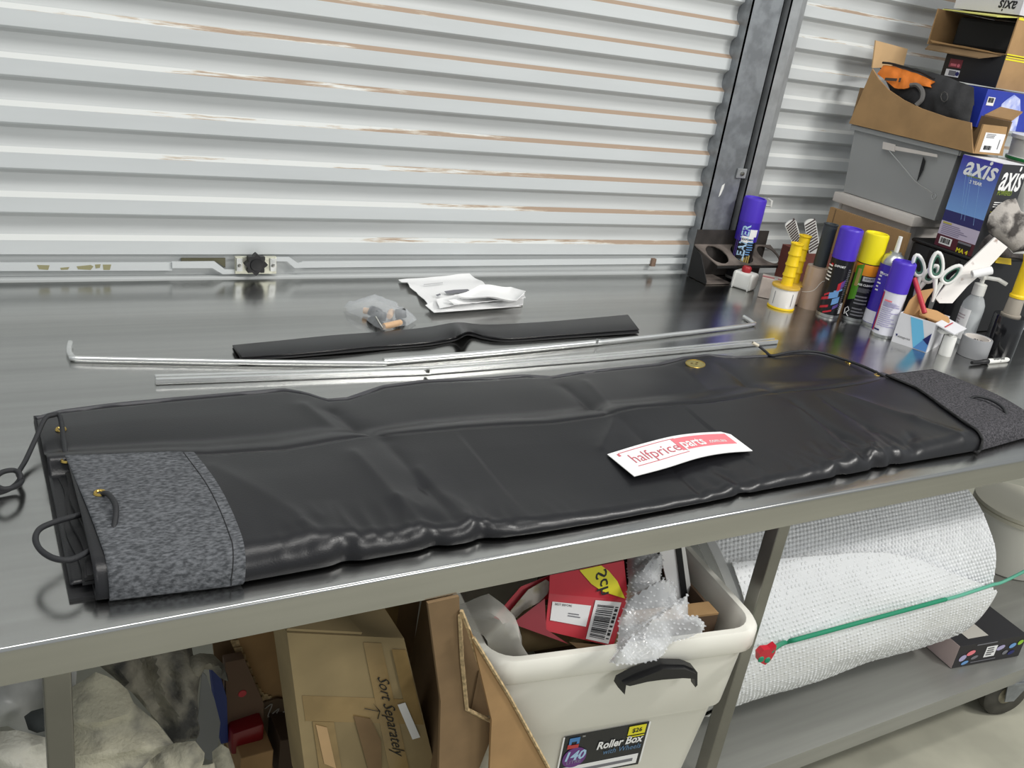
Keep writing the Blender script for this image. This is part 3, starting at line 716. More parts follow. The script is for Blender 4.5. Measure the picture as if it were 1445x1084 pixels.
mesh('slot_dots', join(*[box(hx0+.05+i*(hx1-hx0-.08)/6, HY0-.0006, hzf-.009, hx0+.06+i*(hx1-hx0-.08)/6, HY0-.0001, hzf-.006) for i in range(6)]), M_dark, ch, kind='stuff')
# ================================================================== SPRAY CANS
def can_body(r, h, shoulder=True):
    return [(0, .003), (r*.86, .003), (r*.95, 0), (r, .004), (r, .008), (r*.985, .012), (r*.985, h-.018), (r, h-.014), (r*.96, h-.008), (r*.75, h+.006), (r*.55, h+.012), (0, h+.012)]
def spray_can(label, c, r, h, bodym, capm, caph, group=None, rimm=None):
    t = thing('spray_can', label, 'spray can', c, group)
    hb = h-caph+.008
    b = mesh('can_body', lathe(can_body(r, hb), c, n=40), bodym, t, smooth=40)
    mesh('rim', lathe([(r*.9, .0002), (r*1.012, .0003), (r*1.02, .004), (r*1.0, .0085)], c, n=40), M_alu2, t, smooth=40)
    if capm:
        rc = r*1.02
        mesh('cap', lathe([(rc, hb-.016), (rc, h-.006), (rc*.97, h-.002), (rc*.9, h), (rc*.82, h-.001), (rc*.8, h-.004), (0, h-.005)], c, n=40), capm, t, smooth=35)
    return t, hb
M_cblack = mat('can_black', (26, 26, 30), .3)
M_cblue = mat('can_violet', (62, 42, 170), .32)
M_cwhite = mat('can_white', (226, 226, 236), .32)
M_cyan = mat('print_cyan', (110, 160, 215), .4)
M_viol = mat('print_violet', (92, 70, 150), .4)
M_green = mat('print_green', (86, 150, 40), .4)
M_orange = mat('print_orange', (226, 140, 28), .4)
M_navy = mat('print_navy', (30, 34, 100), .4)
M_ycap = mat('can_cap_yellow', (240, 224, 20), .38)
M_pcap = mat('can_cap_purple', (76, 50, 190), .4)
def cp(c, r, da, z, off=.0008):
    f = cyl_map(c, r, facing(c)+da, off); return lambda x, y: f(x, y+z)
def lines(fn, x0, x1, y0, y1, n, seed=0, parent=None, m=None, name='small_print'):
    rnd = random.Random(seed); L = []
    for i in range(n):
        y = y1-(y1-y0)*(i+.5)/n; h = (y1-y0)/n*.42; xe = x0+(x1-x0)*rnd.uniform(.55, 1)
        L.append(decal(fn, x0, y-h/2, xe, y+h/2, 3, 1, .0003))
    return mesh(name, join(*L), m or M_gink, parent)
# can in the bracket
ch_c = Vector((hole[1].x, hyc, T+.006)); r = .0335
h = height(ch_c, 279)-ch_c.z
t, hb = spray_can('tall spray can with purple cap standing in the black steel bracket', ch_c, r, h, M_cblack, M_pcap, .062)
mesh('label_band', lathe([(r*1.0, hb-.075), (r*1.004, hb-.074), (r*1.004, hb-.017), (r*1.0, hb-.016)], ch_c, n=40), M_cblue, t, smooth=40)
f = cp(ch_c, r, .18, hb-.068); mesh('label_panel', decal(f, -.018, -.009, .018, .010, 6, 1), M_wink, t)
textmap('EXPORT', cp(ch_c, r, .18, hb-.068, .0016), .014, M_ink, t, width=.032, bold=.02)
f0 = cp(ch_c, r, -.10, .105, .001); textmap('CLEANER', lambda x, y: f0(-y, x), .034, mat('print_pale_blue', (170, 205, 235), .4), t, width=.135, bold=.03)
f1 = cp(ch_c, r, -.72, .105, .001); lines(lambda x, y: f1(-y, x), -.05, .055, -.006, .006, 2, 17, t, M_viol)
f2 = cp(ch_c, r, .55, .12, .001); mesh('label_panel', decal(f2, -.010, .018, .014, .040, 4, 1), M_wink, t)
lines(f2, -.010, .014, -.04, .012, 7, 3, t, M_cyan)
mesh('label_flash', join(*[decal(cp(ch_c, r, .35, .05, .0009), -.012+i*.007, -.012, -.007+i*.007, .02+i*.004, 2, 1) for i in range(4)]), mat('print_gold', (170, 150, 90), .4), t)
# four cans in a row
def cc(pxb, pyb, pyt, w): return stand(pxb, pyb, pyt, w)
c, r, h = cc(1166, 448, 322, 36)
t, hb = spray_can('black spray can with purple cap, left of the yellow-capped can', c, r, h, M_cblack, M_pcap, .078)
f = cp(c, r, -.15, hb-.035); mesh('logo', decal(f, -.026, -.004, -.018, .004, 2, 1), M_red, t); textmap('EXPORT', lambda x, y: f(x+.002, y), .012, M_wink, t, width=.03, bold=.02)
f = cp(c, r, -1.0, .11, .001); lines(f, -.012, .012, -.01, .04, 5, 5, t, M_wink)
rnd = random.Random(4)
f = cp(c, r, .05, .055, .0009)
for m_, L in ((M_red, ((-.030, -.035, -.006, -.028), (-.034, -.012, -.010, -.004), (.004, .022, .016, .045), (-.026, .002, -.012, .008), (-.016, -.045, .006, -.040))), (M_cyan, ((-.012, -.002, .012, .016), (.0, -.018, .018, .0), (-.002, .018, .02, .024))), (M_viol, ((.012, .03, .022, .05), (.006, -.03, .02, -.02)))):
    mesh('label_splash', join(*[grid(lambda a, b, q=q: f(q[0]+(q[2]-q[0])*a, q[1]+(q[3]-q[1])*b+.010*a), 3, 1, .0004) for q in L]), m_, t)
f = cp(c, r, .95, .075, .001); lines(lambda x, y: f(y*.0+x, y), -.006, .006, -.05, .07, 22, 8, t, M_gink)
f = cp(c, r, 1.1, .03, .001); mesh('label_panel', decal(f, -.006, -.016, .006, .016, 2, 1), M_wink, t)
c, r, h = cc(1201, 453, 329, 37)
t, hb = spray_can('black spray can with bright yellow cap and orange band', c, r, h, M_cblack, M_ycap, .075)
mesh('orange_band', lathe([(r*.99, hb-.050), (r*1.004, hb-.049), (r*1.004, hb-.020), (r*.99, hb-.019)], c, n=40), M_orange, t, smooth=40)
f = cp(c, r, .35, hb-.058, .0014); mesh('label_panel', decal(f, -.014, -.007, .022, .006, 4, 1), mat('print_grey', (176, 176, 180), .4), t); textmap('EXPORT', lambda x, y: f(x+.004, y), .011, M_ink, t, width=.026, bold=.02)
f = cp(c, r, .22, hb-.076, .001); textmap('GLASS CLEANER', f, .014, M_wink, t, width=.056, bold=.03)
f = cp(c, r, .35, .0, .001); lines(f, -.020, .022, .085, hb-.085, 7, 11, t, M_gink); lines(f, -.020, .022, .048, .078, 3, 12, t, M_gink); lines(f, -.020, .022, .014, .042, 3, 13, t, M_gink)
mesh('label_flash', grid(lambda a, b: cp(c, r, -.62, .105, .0009)(-.010+.022*a, -.05+.10*b+.010*a), 3, 4, .0004), M_green, t)
mesh('label_flash', grid(lambda a, b: cp(c, r, -.55, .115, .0014)(-.004+.010*a, -.015+.05*b), 3, 4, .0004), mat('print_gold', (170, 150, 90), .4), t)
mesh('label_mark', tube([cp(c, r, -.62, .025, .001)(x, y) for x, y in ((-.006, -.012), (-.008, .004), (.0, .012), (.006, .004), (-.002, -.006), (.008, -.014))], .0014, 5), M_wink, t)
c, r, h = cc(1231, 462, 334, 37)
t = thing('spray_can', 'violet spray can without a cap, its white nozzle showing', 'spray can', c)
hb = height(c, 366)-c.z
mesh('can_body', lathe(can_body(r, hb), c, n=40), M_cblue, t, smooth=40)
mesh('rim', lathe([(r*.9, .0002), (r*1.012, .0003), (r*1.02, .004), (r*1.0, .0085)], c, n=40), M_alu2, t, smooth=40)
mesh('dome', lathe([(r*1.0, hb-.014), (r*1.01, hb-.009), (r*.98, hb-.004), (r*.80, hb+.010), (r*.5, hb+.017), (r*.48, hb+.021), (r*.3, hb+.022), (r*.28, hb+.019), (0, hb+.019)], c, n=40), M_alu2, t, smooth=40)
mesh('nozzle', lathe([(.006, hb+.018), (.0065, hb+.03), (.0055, h), (0, h+.001)], c, n=16), M_white, t, smooth=40)
f = cp(c, r, -.75, .0, .001); mesh('white_base', decal(f, -.02, .010, .07, .045, 12, 1), M_cwhite, t)
textmap('EXPORT', cp(c, r, -.3, hb-.04, .001), .011, M_wink, t, width=.03, bold=.02)
f = cp(c, r, -.55, 0, .001); lines(f, -.008, .004, .10, .16, 6, 9, t, M_cwhite)
c, r, h = cc(1243, 477, 369, 36.5)
t, hb = spray_can('white-labelled spray can with purple cap beside the open card box', c, r, h, M_cwhite, M_pcap, .075)
f = cp(c, r, -1.05, .0, .001); mesh('side_stripe', decal(f, -.02, .014, -.001, hb-.02, 4, 1), M_cblue, t); mesh('side_stripe', decal(cp(c, r, -1.05, 0, .0014), -.001, .014, .003, hb-.02, 1, 1), M_red, t)
f = cp(c, r, .1, 0, .001); lines(f, -.026, .024, .10, hb-.055, 12, 21, t, mat('print_lilac', (176, 170, 206), .5)); lines(f, -.026, .022, .03, .09, 11, 22, t, mat('print_lilac', (176, 170, 206), .5))
mesh('red_line', decal(f, -.024, hb-.042, -.004, hb-.038, 3, 1), M_pink, t)
mesh('small_logo', decal(f, -.030, .018, -.014, .022, 3, 1), M_navy, t)
# ================================================================== STRETCH-WRAP ROLLS WITH HANDLES
M_clearroll = mat('clear_film_roll', (172, 150, 132), .15, coat=.6, var=.08, vs=9)
c, r, h = stand(1100, 438, 402, 42)
t = thing('stretch_wrap_roll', 'white mini stretch-wrap roll with a knurled yellow handle, front of the pair', 'stretch wrap', c)
hh = height(c, 343)-c.z
mesh('film_roll', lathe([(0, .006), (r*.97, .006), (r*.99, .008), (r*.98, h-.008), (r*.96, h-.006), (0, h-.006)], c, n=36), mat('white_film_roll', (232, 228, 222), .25, coat=.4), t, smooth=40)
mesh('flange', lathe([(0, h-.006), (r*1.06, h-.006), (r*1.07, h-.002), (r*1.04, h), (.02, h+.001), (0, h+.001)], c, n=36), mat('yellow_flange', (206, 168, 62), .4), t, smooth=40)
mesh('base_flange', lathe([(0, 0), (r*1.0, 0), (r*1.03, .002), (r*1.0, .006), (0, .006)], c, n=36), M_yellow, t, smooth=40)
def handle(c, z0, z1, r, parent, n=5):
    pr = [(r*1.05, z0)]
    for i in range(n):
        a = z0+(z1-z0)*i/n; b = z0+(z1-z0)*(i+1)/n
        pr += [(r, a+.004), (r*.97, b-.006), (r*1.14, b-.003), (r*1.14, b-.0005)]
    pr += [(r*.9, z1), (r*.6, z1), (r*.55, z1-.006), (0, z1-.006)]
    return mesh('handle', lathe(pr, c, n=12), M_yellow, parent, smooth=30)
handle(c, h, hh, .0165, t, 4)
for a_ in (-.7, .75): mesh('label_edge', decal(cp(c, r*.985, a_, 0, .0008), -.0008, .013, .0008, h-.017), M_gink, t)
dv = Vector((c.x-CAM.x, c.y-CAM.y, 0)).normalized(); sd = Vector((dv.y, -dv.x, 0))
c2 = c+dv*.085+sd*.016
t = thing('stretch_wrap_roll', 'second yellow-handled mini stretch-wrap roll standing behind the first', 'stretch wrap', c2)
hh2 = height(c2, 332)-c2.z
mesh('film_roll', lathe([(0, .002), (.036, .002), (.038, .006), (.038, h*.8), (.036, h*.82), (0, h*.82)], c2, n=32), M_clearroll, t, smooth=40)
mesh('flange', lathe([(0, h*.82), (.039, h*.82), (.040, h*.82+.003), (.02, h*.82+.006), (0, h*.82+.006)], c2, n=32), MC['yellow_flange'], t, smooth=40)
handle(c2, h*.82+.005, hh2, .0165, t, 4)
c, r, h = stand(1139, 437, 376, 38)
t = thing('stretch_wrap_roll', 'brown clear stretch-wrap roll with a black tube handle on top', 'stretch wrap', c)
mesh('film_roll', lathe([(0, 0), (r*.98, 0), (r, .004), (r*1.0, h-.006), (r*.96, h), (.02, h+.002), (0, h+.002)], c, n=36), M_clearroll, t, smooth=40)
hh = height(c, 316)-c.z
mesh('handle', lathe([(.019, h), (.019, hh-.004), (.0205, hh-.003), (.021, hh), (.016, hh), (.015, hh-.004), (0, hh-.004)], c, (.0, 0, 1), 24), mat('charcoal_plastic', (52, 58, 62), .45), t, smooth=35)
mesh('loose_film', tube([cp(c, r, a, z, .0008)(0, 0) for a, z in ((-.9, .045), (-.4, .05), (.1, .06), (.5, .085), (.8, .09))], .0008, 5, sm=4), film('film_edge', (240, 236, 230), .2), t)
# ================================================================== SMALL BOXES AROUND THE BRACKET
c0 = Z(1029, 404, T); a_ = Z(1057, 413, T)-c0; b_ = Vector((-a_.y, a_.x, 0)).normalized()*.05
hh = height(c0, 381)-T
t = thing('white_tub', 'small white plastic tub with a red knob in front of the bracket', 'tub', c0)
mesh('tub_body', obox(c0+Vector((0, 0, .001)), a_, b_, (0, 0, hh), .008, 3), M_white, t, smooth=40)
for k_ in (.1, .86): mesh('side_rib', obox(c0+a_*k_-b_*.04+UP*.001, a_*.05, b_*.1, (0, 0, hh)), M_white, t)
q = c0+a_*.5+b_*.4+Vector((0, 0, hh)); mesh('knob', lathe([(.013, 0), (.014, .004), (.014, .014), (.011, .018), (0, .018)], q, n=18), mat('red_knob', (176, 44, 52), .4), t, smooth=40)
c0 = Z(1069, 419, T); a_ = Z(1092, 424, T)-c0; b_ = Vector((-a_.y, a_.x, 0)).normalized()*.05; hh = height(c0, 392)-T
t = thing('small_carton', 'low pinkish white carton behind the front yellow-handled roll', 'box', c0)
mesh('carton_body', obox(c0+Vector((0, 0, .001)), a_*1.9, b_, (0, 0, hh), .001), mat('worn_carton', (196, 184, 176), .6, var=.12, vs=30), t)
fn = flat(c0+Vector((0, 0, hh)), a_, b_, .0015)
mesh('printed_band', decal(fn, .0, .010, .055, .025), mat('faded_red', (168, 96, 100), .6), t)
mesh('tape', decal(fn, .034, 0, .044, .048), mat('tape_grey', (176, 176, 172), .3), t)
c0 = Vector((2.075, 1.985, T)); hh = height(c0, 336)-T
bp = [Z(1104, 397, T), Z(1150, 396, T)]
t = thing('brush_carton', 'reddish brown open carton holding two white ribbed brushes', 'box', Vector((2.19, 1.93, T)))
q = Vector((2.17, 1.895, T+.001)); a_ = Vector((.115, -.01, 0)); b_ = Vector((.01, .10, 0)); hz_ = (0, 0, .125)
mesh('carton_wall', join(obox(q, a_, b_*.03, hz_), obox(q+b_*.97, a_, b_*.03, hz_), obox(q+b_*.03, a_*.03, b_*.94, hz_), obox(q+a_*.97+b_*.03, a_*.03, b_*.94, hz_), obox(q+b_*.03+a_*.03, a_*.94, b_*.94, (0, 0, .004))), mat('red_brown_carton', (116, 66, 58), .7, var=.1, vs=20), t)
def brush(px0, py0, px1, py1, y, w0, w1, label):
    n0 = Vector((-.65, -.76, 0)).normalized(); q = Y(px1, py1, y); p = PL(px0, py0, q, n0); d = (p-q); L_ = d.length; d.normalize(); nrm = n0; s = d.cross(nrm).normalized()
    t = thing('ribbed_brush', label, 'brush', q, 'white ribbed brushes')
    out = []
    for i in range(13):
        a = PI*i/12; out.append(q+d*(L_-w0*.6+w0*.6*math.sin(a))+s*(w0*math.cos(a)*.9))
    body = [q-s*w1, q+s*w1]+out
    mesh('brush_head', prism(body, nrm*.012), M_white, t)
    L = []
    for i in range(11):
        k = .12+.80*i/11; ww = (w1+(w0-w1)*k)*.82; o_ = q+d*(L_*k)
        L.append(obox(o_-s*ww-nrm*.0012+d*.0, s*2*ww+d*.012, d*.0042, nrm*.0011)); L.append(obox(o_-s*ww+nrm*.0122, s*2*ww+d*.012, d*.0042, nrm*.0011))
    mesh('rib', join(*L), mat('brush_rib', (74, 62, 62), .7), t)
brush(1114, 311, 1128, 352, 1.915, .019, .012, 'white ribbed brush on the left, leaning in the brown carton')
brush(1142, 309, 1150, 360, 1.935, .019, .017, 'white ribbed brush on the right, leaning in the brown carton')
# ================================================================== OPEN CARD BOX WITH SCISSORS
B0, B1 = Z(1257.5, 481.5, T), Z(1307, 498, T)
a_ = B1-B0; b_ = Vector((-a_.y, a_.x, 0)).normalized()*.125; hh = height(B0, 441)-T
M_cardw = mat('white_card', (224, 224, 228), .55)
M_cardk = mat('card_inner', (190, 148, 100), .85, var=.06, vs=20)
t = thing('open_card_box', 'small white and blue card box with open kraft flaps, holding scissors', 'box', (B0+B1)/2+b_*.5)
zz = Vector((0, 0, hh)); th = .003
an, bn = a_.normalized(), b_.normalized()
mesh('box_wall', join(obox(B0, a_, bn*th, zz)), M_cardw, t, label='printed white and blue front wall')
mesh('box_wall', join(obox(B0+b_-bn*th, a_, bn*th, zz), obox(B0+bn*th, an*th, b_-bn*2*th, zz), obox(B0+a_-an*th+bn*th, an*th, b_-bn*2*th, zz), obox(B0+an*th+bn*th, a_-an*2*th, b_-bn*2*th, (0, 0, .003))), M_cardw, t)
mesh('inner_lining', join(obox(B0+b_-bn*(th+.001)+an*th, a_-an*2*th, bn*.0009, zz*.98), obox(B0+bn*(th+.0001)+an*(th+.0), a_-an*2*th, bn*.0009, zz*.98), obox(B0+a_-an*(th+.001)+bn*(th+.001), an*.0009, b_-bn*2*(th+.001), zz*.98), obox(B0+an*th+bn*(th+.001), an*.0009, b_-bn*2*(th+.001), zz*.98)), M_cardk, t)
nfa = Vector((-.5, -.85, .1))
mesh('flap', prism([PL(px, py, B0+zz+bn*.012, nfa) for px, py in ((1275, 442), (1284, 424), (1297, 411), (1319, 407), (1308, 422), (1298, 447))], nfa.normalized()*-.003), M_cardk, t)
mesh('flap', prism([PL(px, py, B0+a_*.5+bn*.03+zz, Vector((-.3, -.45, .85))) for px, py in ((1298, 434), (1322, 440), (1338, 449), (1340, 455), (1336, 460), (1318, 453), (1297, 445))], (.0, .0, .003)), M_cardk, t)
mesh('flap', quad([B0+a_+zz, B0+a_+b_*.8+zz, B0+a_+b_*.8+zz+an*.055-UP*.012, B0+a_+zz+an*.05-UP*.014+bn*.008], .003), M_cardw, t)
fn = flat(B0, an, UP, .0006); W_ = a_.length
def tri(fn, pts, th=.0003):
    return prism([fn(*p) for p in pts], (fn(0, 0)-fn(0, 0)) if 0 else (an.cross(UP)*th))
fn2 = flat(B0, an, UP, .0010)
mesh('print_panel', tri(fn, [(W_*.30, hh*.97), (W_*.64, hh*.97), (W_*.97, hh*.02), (W_*.62, hh*.02)]), mat('print_sky', (110, 192, 232), .5), t)
mesh('print_panel', tri(fn2, [(W_*.98, hh*.66), (W_*.98, hh*.02), (W_*.62, hh*.02)]), mat('print_blue', (84, 140, 205), .5), t)
mesh('print_panel', tri(flat(B0, an, UP, .0014), [(W_*.98, hh*.66), (W_*.98, hh*.25), (W_*.80, hh*.38)]), M_navy, t)
textmap('vistaprint', lambda x, y: fn2(W_*.30+x, hh*.24+y), .009, M_ink, t, width=W_*.36)
mesh('small_logo', tri(fn2, [(W_*.06, hh*.30), (W_*.12, hh*.30), (W_*.09, hh*.20)]), M_navy, t)
mesh('red_line', obox(B0+a_+zz+an*.02+bn*.01-UP*.004, an*.003, b_*.55, (0, 0, .001)), M_red, t)
def scissors(label, cpx, cpy, s_, tilt):
    # two loop handles above the box, blades down inside
    c = PL(cpx, cpy, B0+a_*.4+b_*(.70 if tilt < 0 else .45)+zz, -RZ*0+Vector((-.6, -.8, 0))); t = thing('scissors', label, 'scissors', Vector((c.x, c.y, T+.005)), 'scissors in the card box')
    rt = Vector((.8, -.6, 0))
    for i, (dx, k, lean) in enumerate(((-.018*s_, 1.0, -.35), (.022*s_, .85, .45))):
        u_ = (rt*math.sin(lean+tilt)+UP*math.cos(lean+tilt)); w_ = rt*math.cos(lean+tilt)-UP*math.sin(lean+tilt)
        cen = c+rt*dx+UP*(.004 if i == 0 else -.012)
        P_ = [cen+u_*(.032*k*s_*math.cos(a)+.004*math.cos(2*a))+w_*(.015*s_*math.sin(a)) for a in [2*PI*j/20 for j in range(20)]]
        lp_ = mesh('handle_loop', tube(P_, .0052, 8, True), M_white, t, smooth=60)
        mesh('grip_lining', tube([cen+(p-cen)*.74 for p in P_], .0040, 6, True), mat('green_grip', (60, 104, 88), .6), lp_, smooth=60)
        piv = c-UP*.060
        e0 = cen-u_*.032*k*s_
        mesh('shank', tube([e0, piv+rt*(-.003+.006*i), piv-UP*.03], lambda q: .0065-.003*q, 8, sm=4), M_white, t, smooth=60)
        tip = Vector((piv.x, piv.y, T+.006)); mesh('blade', prism([piv-UP*.02-rt*.007, piv-UP*.02+rt*.007, tip+rt*.001], Vector((.6, .8, 0))*(.002+.0*i)), M_alu2, t)
scissors('white and green scissors on the left in the open card box', 1304, 380, .9, -.10)
scissors('larger white and green scissors on the right in the open card box', 1331, 380, 1.05, .12)
p, q = X(1290, 392, 2.19), X(1296, 412, 2.19)
d_ = (q-p).normalized()
mesh('red_marker', join(lathe([(0, 0), (.006, .001), (.0065, .004), (.0065, .10), (0, .102)], p, d_, 12)), mat('red_pen', (186, 40, 56), .4), None, smooth=40, label='red pen poking out of the open card box', cat='pen')
# paint stirrer plank
nrm = Vector((-.45, -.85, .15)); P0_ = B0+a_*.62+b_*.62+zz
pl = [PL(a, b, P0_, nrm) for a, b in ((1326, 428), (1320, 421), (1344, 391), (1372, 366), (1404, 335), (1422, 349), (1398, 375), (1365, 404), (1344, 428))]
mesh('stained_stick', prism(pl, nrm.normalized()*-.006), mat('stained_white_paint', (238, 234, 230), .5, c2=(150, 116, 100), vs=30, contrast=(.60, .72)), None, label='flat white plastic stick with brown stains leaning out of the card box', cat='stick')
mesh('white_paper_roll', lathe([(.009, 0), (.011, .001), (.011, .05), (.009, .051)], PL(1366, 386, P0_, nrm)-nrm.normalized()*-.02, (.75, -.45, .35), 18, closed=True), M_paper, None, smooth=40, label='tiny white nozzle lying against the stained stick', cat='nozzle')
# ================================================================== BOTTLE, REEL, TAPE, MARKER
c, r, h = stand(1354, 487, 416, 36)
t = thing('pump_bottle', 'clear plastic bottle with white pump collar and label beside the card box', 'bottle', c)
M_bottle = film('clear_bottle', (232, 236, 238), .62, .08)
mesh('bottle_body', lathe([(0, .002), (r*.9, 0), (r, .005), (r, h*.72), (r*.95, h*.82), (r*.72, h*.93), (.014, h), (.013, h+.006)], c, n=36), M_bottle, t, smooth=40)
mesh('liquid', lathe([(0, .004), (r*.93, .004), (r*.96, .008), (r*.96, h*.62), (0, h*.62)], c, n=36), film('bottle_liquid', (222, 226, 228), .45, .1), t, smooth=40)
fa = facing(c); mesh('label_panel', decal(cyl_map(c, r, fa-.5, .0008), -.026, h*.12, .014, h*.72, 10, 1), M_paper, t)
lines(cyl_map(c, r, fa-.5, .0014), -.022, .004, h*.4, h*.62, 4, 2, t, mat('print_pinkgrey', (190, 176, 180), .6))
hc = height(c, 401)-c.z
mesh('collar', lathe([(.0165, h), (.0165, hc), (.012, hc+.002), (.006, hc+.003), (.006, hc+.02), (0, hc+.02)], c, n=24), M_white, t, smooth=35)
mesh('pump_head', join(obox(c+Vector((-.012, -.010, hc+.014)), (.024, 0, 0), (0, .02, 0), (0, 0, .012), .004), tube([c+Vector((0, 0, hc+.02)), c+Vector((.022, -.03, hc+.022)), c+Vector((.036, -.048, hc+.014))], .0055, 8)), M_white, t, smooth=40)
c, r, h = stand(1332, 503, 474, 21)
t = thing('white_reel', 'small white plastic reel standing between the card box and the tape', 'reel', c)
mesh('reel_body', lathe([(0, 0), (r*.95, 0), (r, .002), (r*.98, h-.003), (r*.9, h), (0, h)], c, n=28), M_white, t, smooth=40)
mesh('reel_lid', obox(c+Vector((-.03, .012, h+.001)), (.052, -.018, 0), (.016, .03, 0), (0, 0, .012), .005, 3), M_white, t, smooth=40)
mesh('reel_post', lathe([(.006, h-.001), (.006, h+.003)], c, n=12), M_white, t)
c, r, h = stand(1369, 507, 476, 49)
t = thing('duct_tape', 'roll of silver grey duct tape with a printed white core', 'tape', c)
mesh('tape_ring', lathe([(r*.86, .0005), (r*.98, .0005), (r, .002), (r, h-.002), (r*.98, h), (r*.86, h)], c, n=44, closed=True), mat('duct_tape_grey', (150, 151, 154), .4), t, smooth=40)
mesh('core', lathe([(r*.76, .001), (r*.855, .001), (r*.855, h-.001), (r*.76, h-.001)], c, n=44, closed=True), mat('tape_core', (220, 214, 208), .7), t, smooth=40)
fa = facing(c)
fi = lambda x, y: Vector((c.x+(r*.755)*math.cos(fa+PI-x/(r*.755)), c.y+(r*.755)*math.sin(fa+PI-x/(r*.755)), c.z+h*.62+y))
textmap('NASHUA', fi, .016, M_ink, t, width=.075, bold=.02)
p, q = Z(1371, 512, T+.007), Z(1423, 507.5, T+.007); d_ = q-p; L_ = d_.length
t = thing('marker_pen', 'black and white marker pen lying in front of the duct tape', 'pen', Vector(((p.x+q.x)/2, (p.y+q.y)/2, T)))
mesh('barrel', lathe([(.0062, L_*.42), (.0070, L_*.46), (.0066, L_*.95), (.004, L_*1.0), (0, L_*1.0)], p, d_, 16), M_white, t, smooth=40)
mesh('cap', lathe([(0, 0), (.0045, .001), (.0056, L_*.12), (.0058, L_*.3), (.0068, L_*.31), (.0068, L_*.43), (0, L_*.43)], p, d_, 16), M_black, t, smooth=40)
dn = d_.normalized(); mv = Vector((-dn.y, dn.x, 0)); fm = flat(p+d_*.68-mv*.0035+UP*.0068, dn, (mv*.4+UP*.9), .0006)
textmap('Sharpie', fm, .006, M_ink, t, width=.05, bold=.02)
c, r, h = stand(1404, 504, 445, 52)
t = thing('stretch_wrap_roll', 'black stretch-wrap roll with grey plug and smooth yellow handle', 'stretch wrap', c)
mesh('film_roll', lathe([(0, 0), (r*.97, 0), (r, .004), (r, h-.004), (r*.97, h), (0, h)], c, n=40), mat('black_film_roll', (22, 22, 25), .15, coat=.5), t, smooth=40)
h2 = height(c, 420)-c.z; h3 = height(c, 362)-c.z
mesh('grey_plug', lathe([(r*.62, h), (r*.62, h+.004), (r*.52, h+.005), (r*.47, h2-.003), (r*.44, h2), (0, h2)], c, n=28), mat('grey_plug', (158, 150, 138), .5), t, smooth=35)
mesh('handle', lathe([(.0205, h2), (.021, h2+.006), (.0175, h2+.01), (.0175, h3-.016), (.021, h3-.004), (.022, h3), (.017, h3), (.0155, h3-.01), (0, h3-.01)], c, n=28), M_yellow, t, smooth=35)
# ================================================================== STACK AT THE RIGHT END OF THE BENCH
XS = 2.4
t = thing('storage_crate', 'black plastic crate under the tall blue and black carton', 'crate', (2.64, 1.58, T))
mesh('crate_body', box(2.40, 1.524, T+.001, 2.90, 1.715, 1.018, .006), M_black, t, smooth=40)
mesh('crate_lid', box(2.395, 1.518, 1.0185, 2.905, 1.719, 1.029, .004), M_black, t, smooth=40)
mesh('side_rib', box(2.396, 1.55, T+.02, 2.3995, 1.562, 1.01), M_black, t)
mesh('side_rib', box(2.396, 1.64, T+.02, 2.3995, 1.652, 1.01), M_black, t)
# tall axis carton
a0, a1 = X(1318, 345, XS), X(1372, 358, XS); zt_ = 1.284; ya, yb2 = 1.524, 1.646; xb = 2.517; zb = 1.0295
t = thing('retail_carton', 'tall blue and black carton lettered axis standing on the black crate', 'carton', (2.458, 1.585, zb))
mesh('carton_body', box(XS, ya, zb, xb, yb2, zt_), [mat('carton_black', (46, 46, 50), .4)], t)
fl_ = flat((XS, yb2, zb), (0, -1, 0), (0, 0, 1), .0006); W = yb2-ya; H = zt_-zb
fl2 = flat((XS, yb2, zb), (0, -1, 0), (0, 0, 1), .0012); fl3 = flat((XS, yb2, zb), (0, -1, 0), (0, 0, 1), .0018)
def sky_print():
    m = mat('printed_blue_sky', (66, 92, 196), .35)
    nt = m.node_tree; N = nt.nodes; L = nt.links; p = N['Principled BSDF']
    tcn = N.new('ShaderNodeTexCoord'); sp = N.new('ShaderNodeSeparateXYZ'); L.new(tcn.outputs['Object'], sp.inputs[0])
    mr = N.new('ShaderNodeMapRange'); mr.inputs[1].default_value = .10; mr.inputs[2].default_value = .25; L.new(sp.outputs['Z'], mr.inputs[0])
    cr = N.new('ShaderNodeValToRGB'); cr.color_ramp.elements[0].color = (*lin((120, 165, 226)), 1); cr.color_ramp.elements[1].color = (*lin((58, 52, 160)), 1)
    L.new(mr.outputs[0], cr.inputs[0]); L.new(cr.outputs[0], p.inputs['Base Color']); return m
mesh('print_panel', decal(fl_, 0, H*.40, W, H), sky_print(), t)
mesh('print_panel', decal(fl_, 0, H*.28, W, H*.40), mat('print_dusk', (40, 40, 104), .4), t)
mesh('print_panel', decal(fl_, 0, H*.13, W, H*.28), mat('print_pale', (196, 186, 208), .45), t)
mesh('print_panel', decal(fl_, 0, 0, W, H*.13), mat('print_maroon', (84, 28, 46), .4), t)
for i, (x0, y0, x1, y1) in enumerate(((.30, .86, .46, .34), (.34, .86, .55, .34), (.55, .90, .80, .32), (.22, .80, .40, .42))):
    d = .0008
    mesh('print_streak', prism([fl2(W*x0, H*y0), fl2(W*x0+d, H*y0), fl2(W*x1+d, H*y1), fl2(W*x1, H*y1)], (-.0003, 0, 0)), mat('print_streak', (150, 190, 236), .4), t)
textmap('axis', lambda x, y: fl2(W*.52+x, H*.895+y*1.15), .05, M_wink, t, width=W*.82, bold=.018, shear=.25)
lines(lambda x, y: fl2(W*.25+x, H*.80+y), 0, W*.6, -.004, .004, 1, 3, t, mat('print_olive', (120, 140, 80), .4))
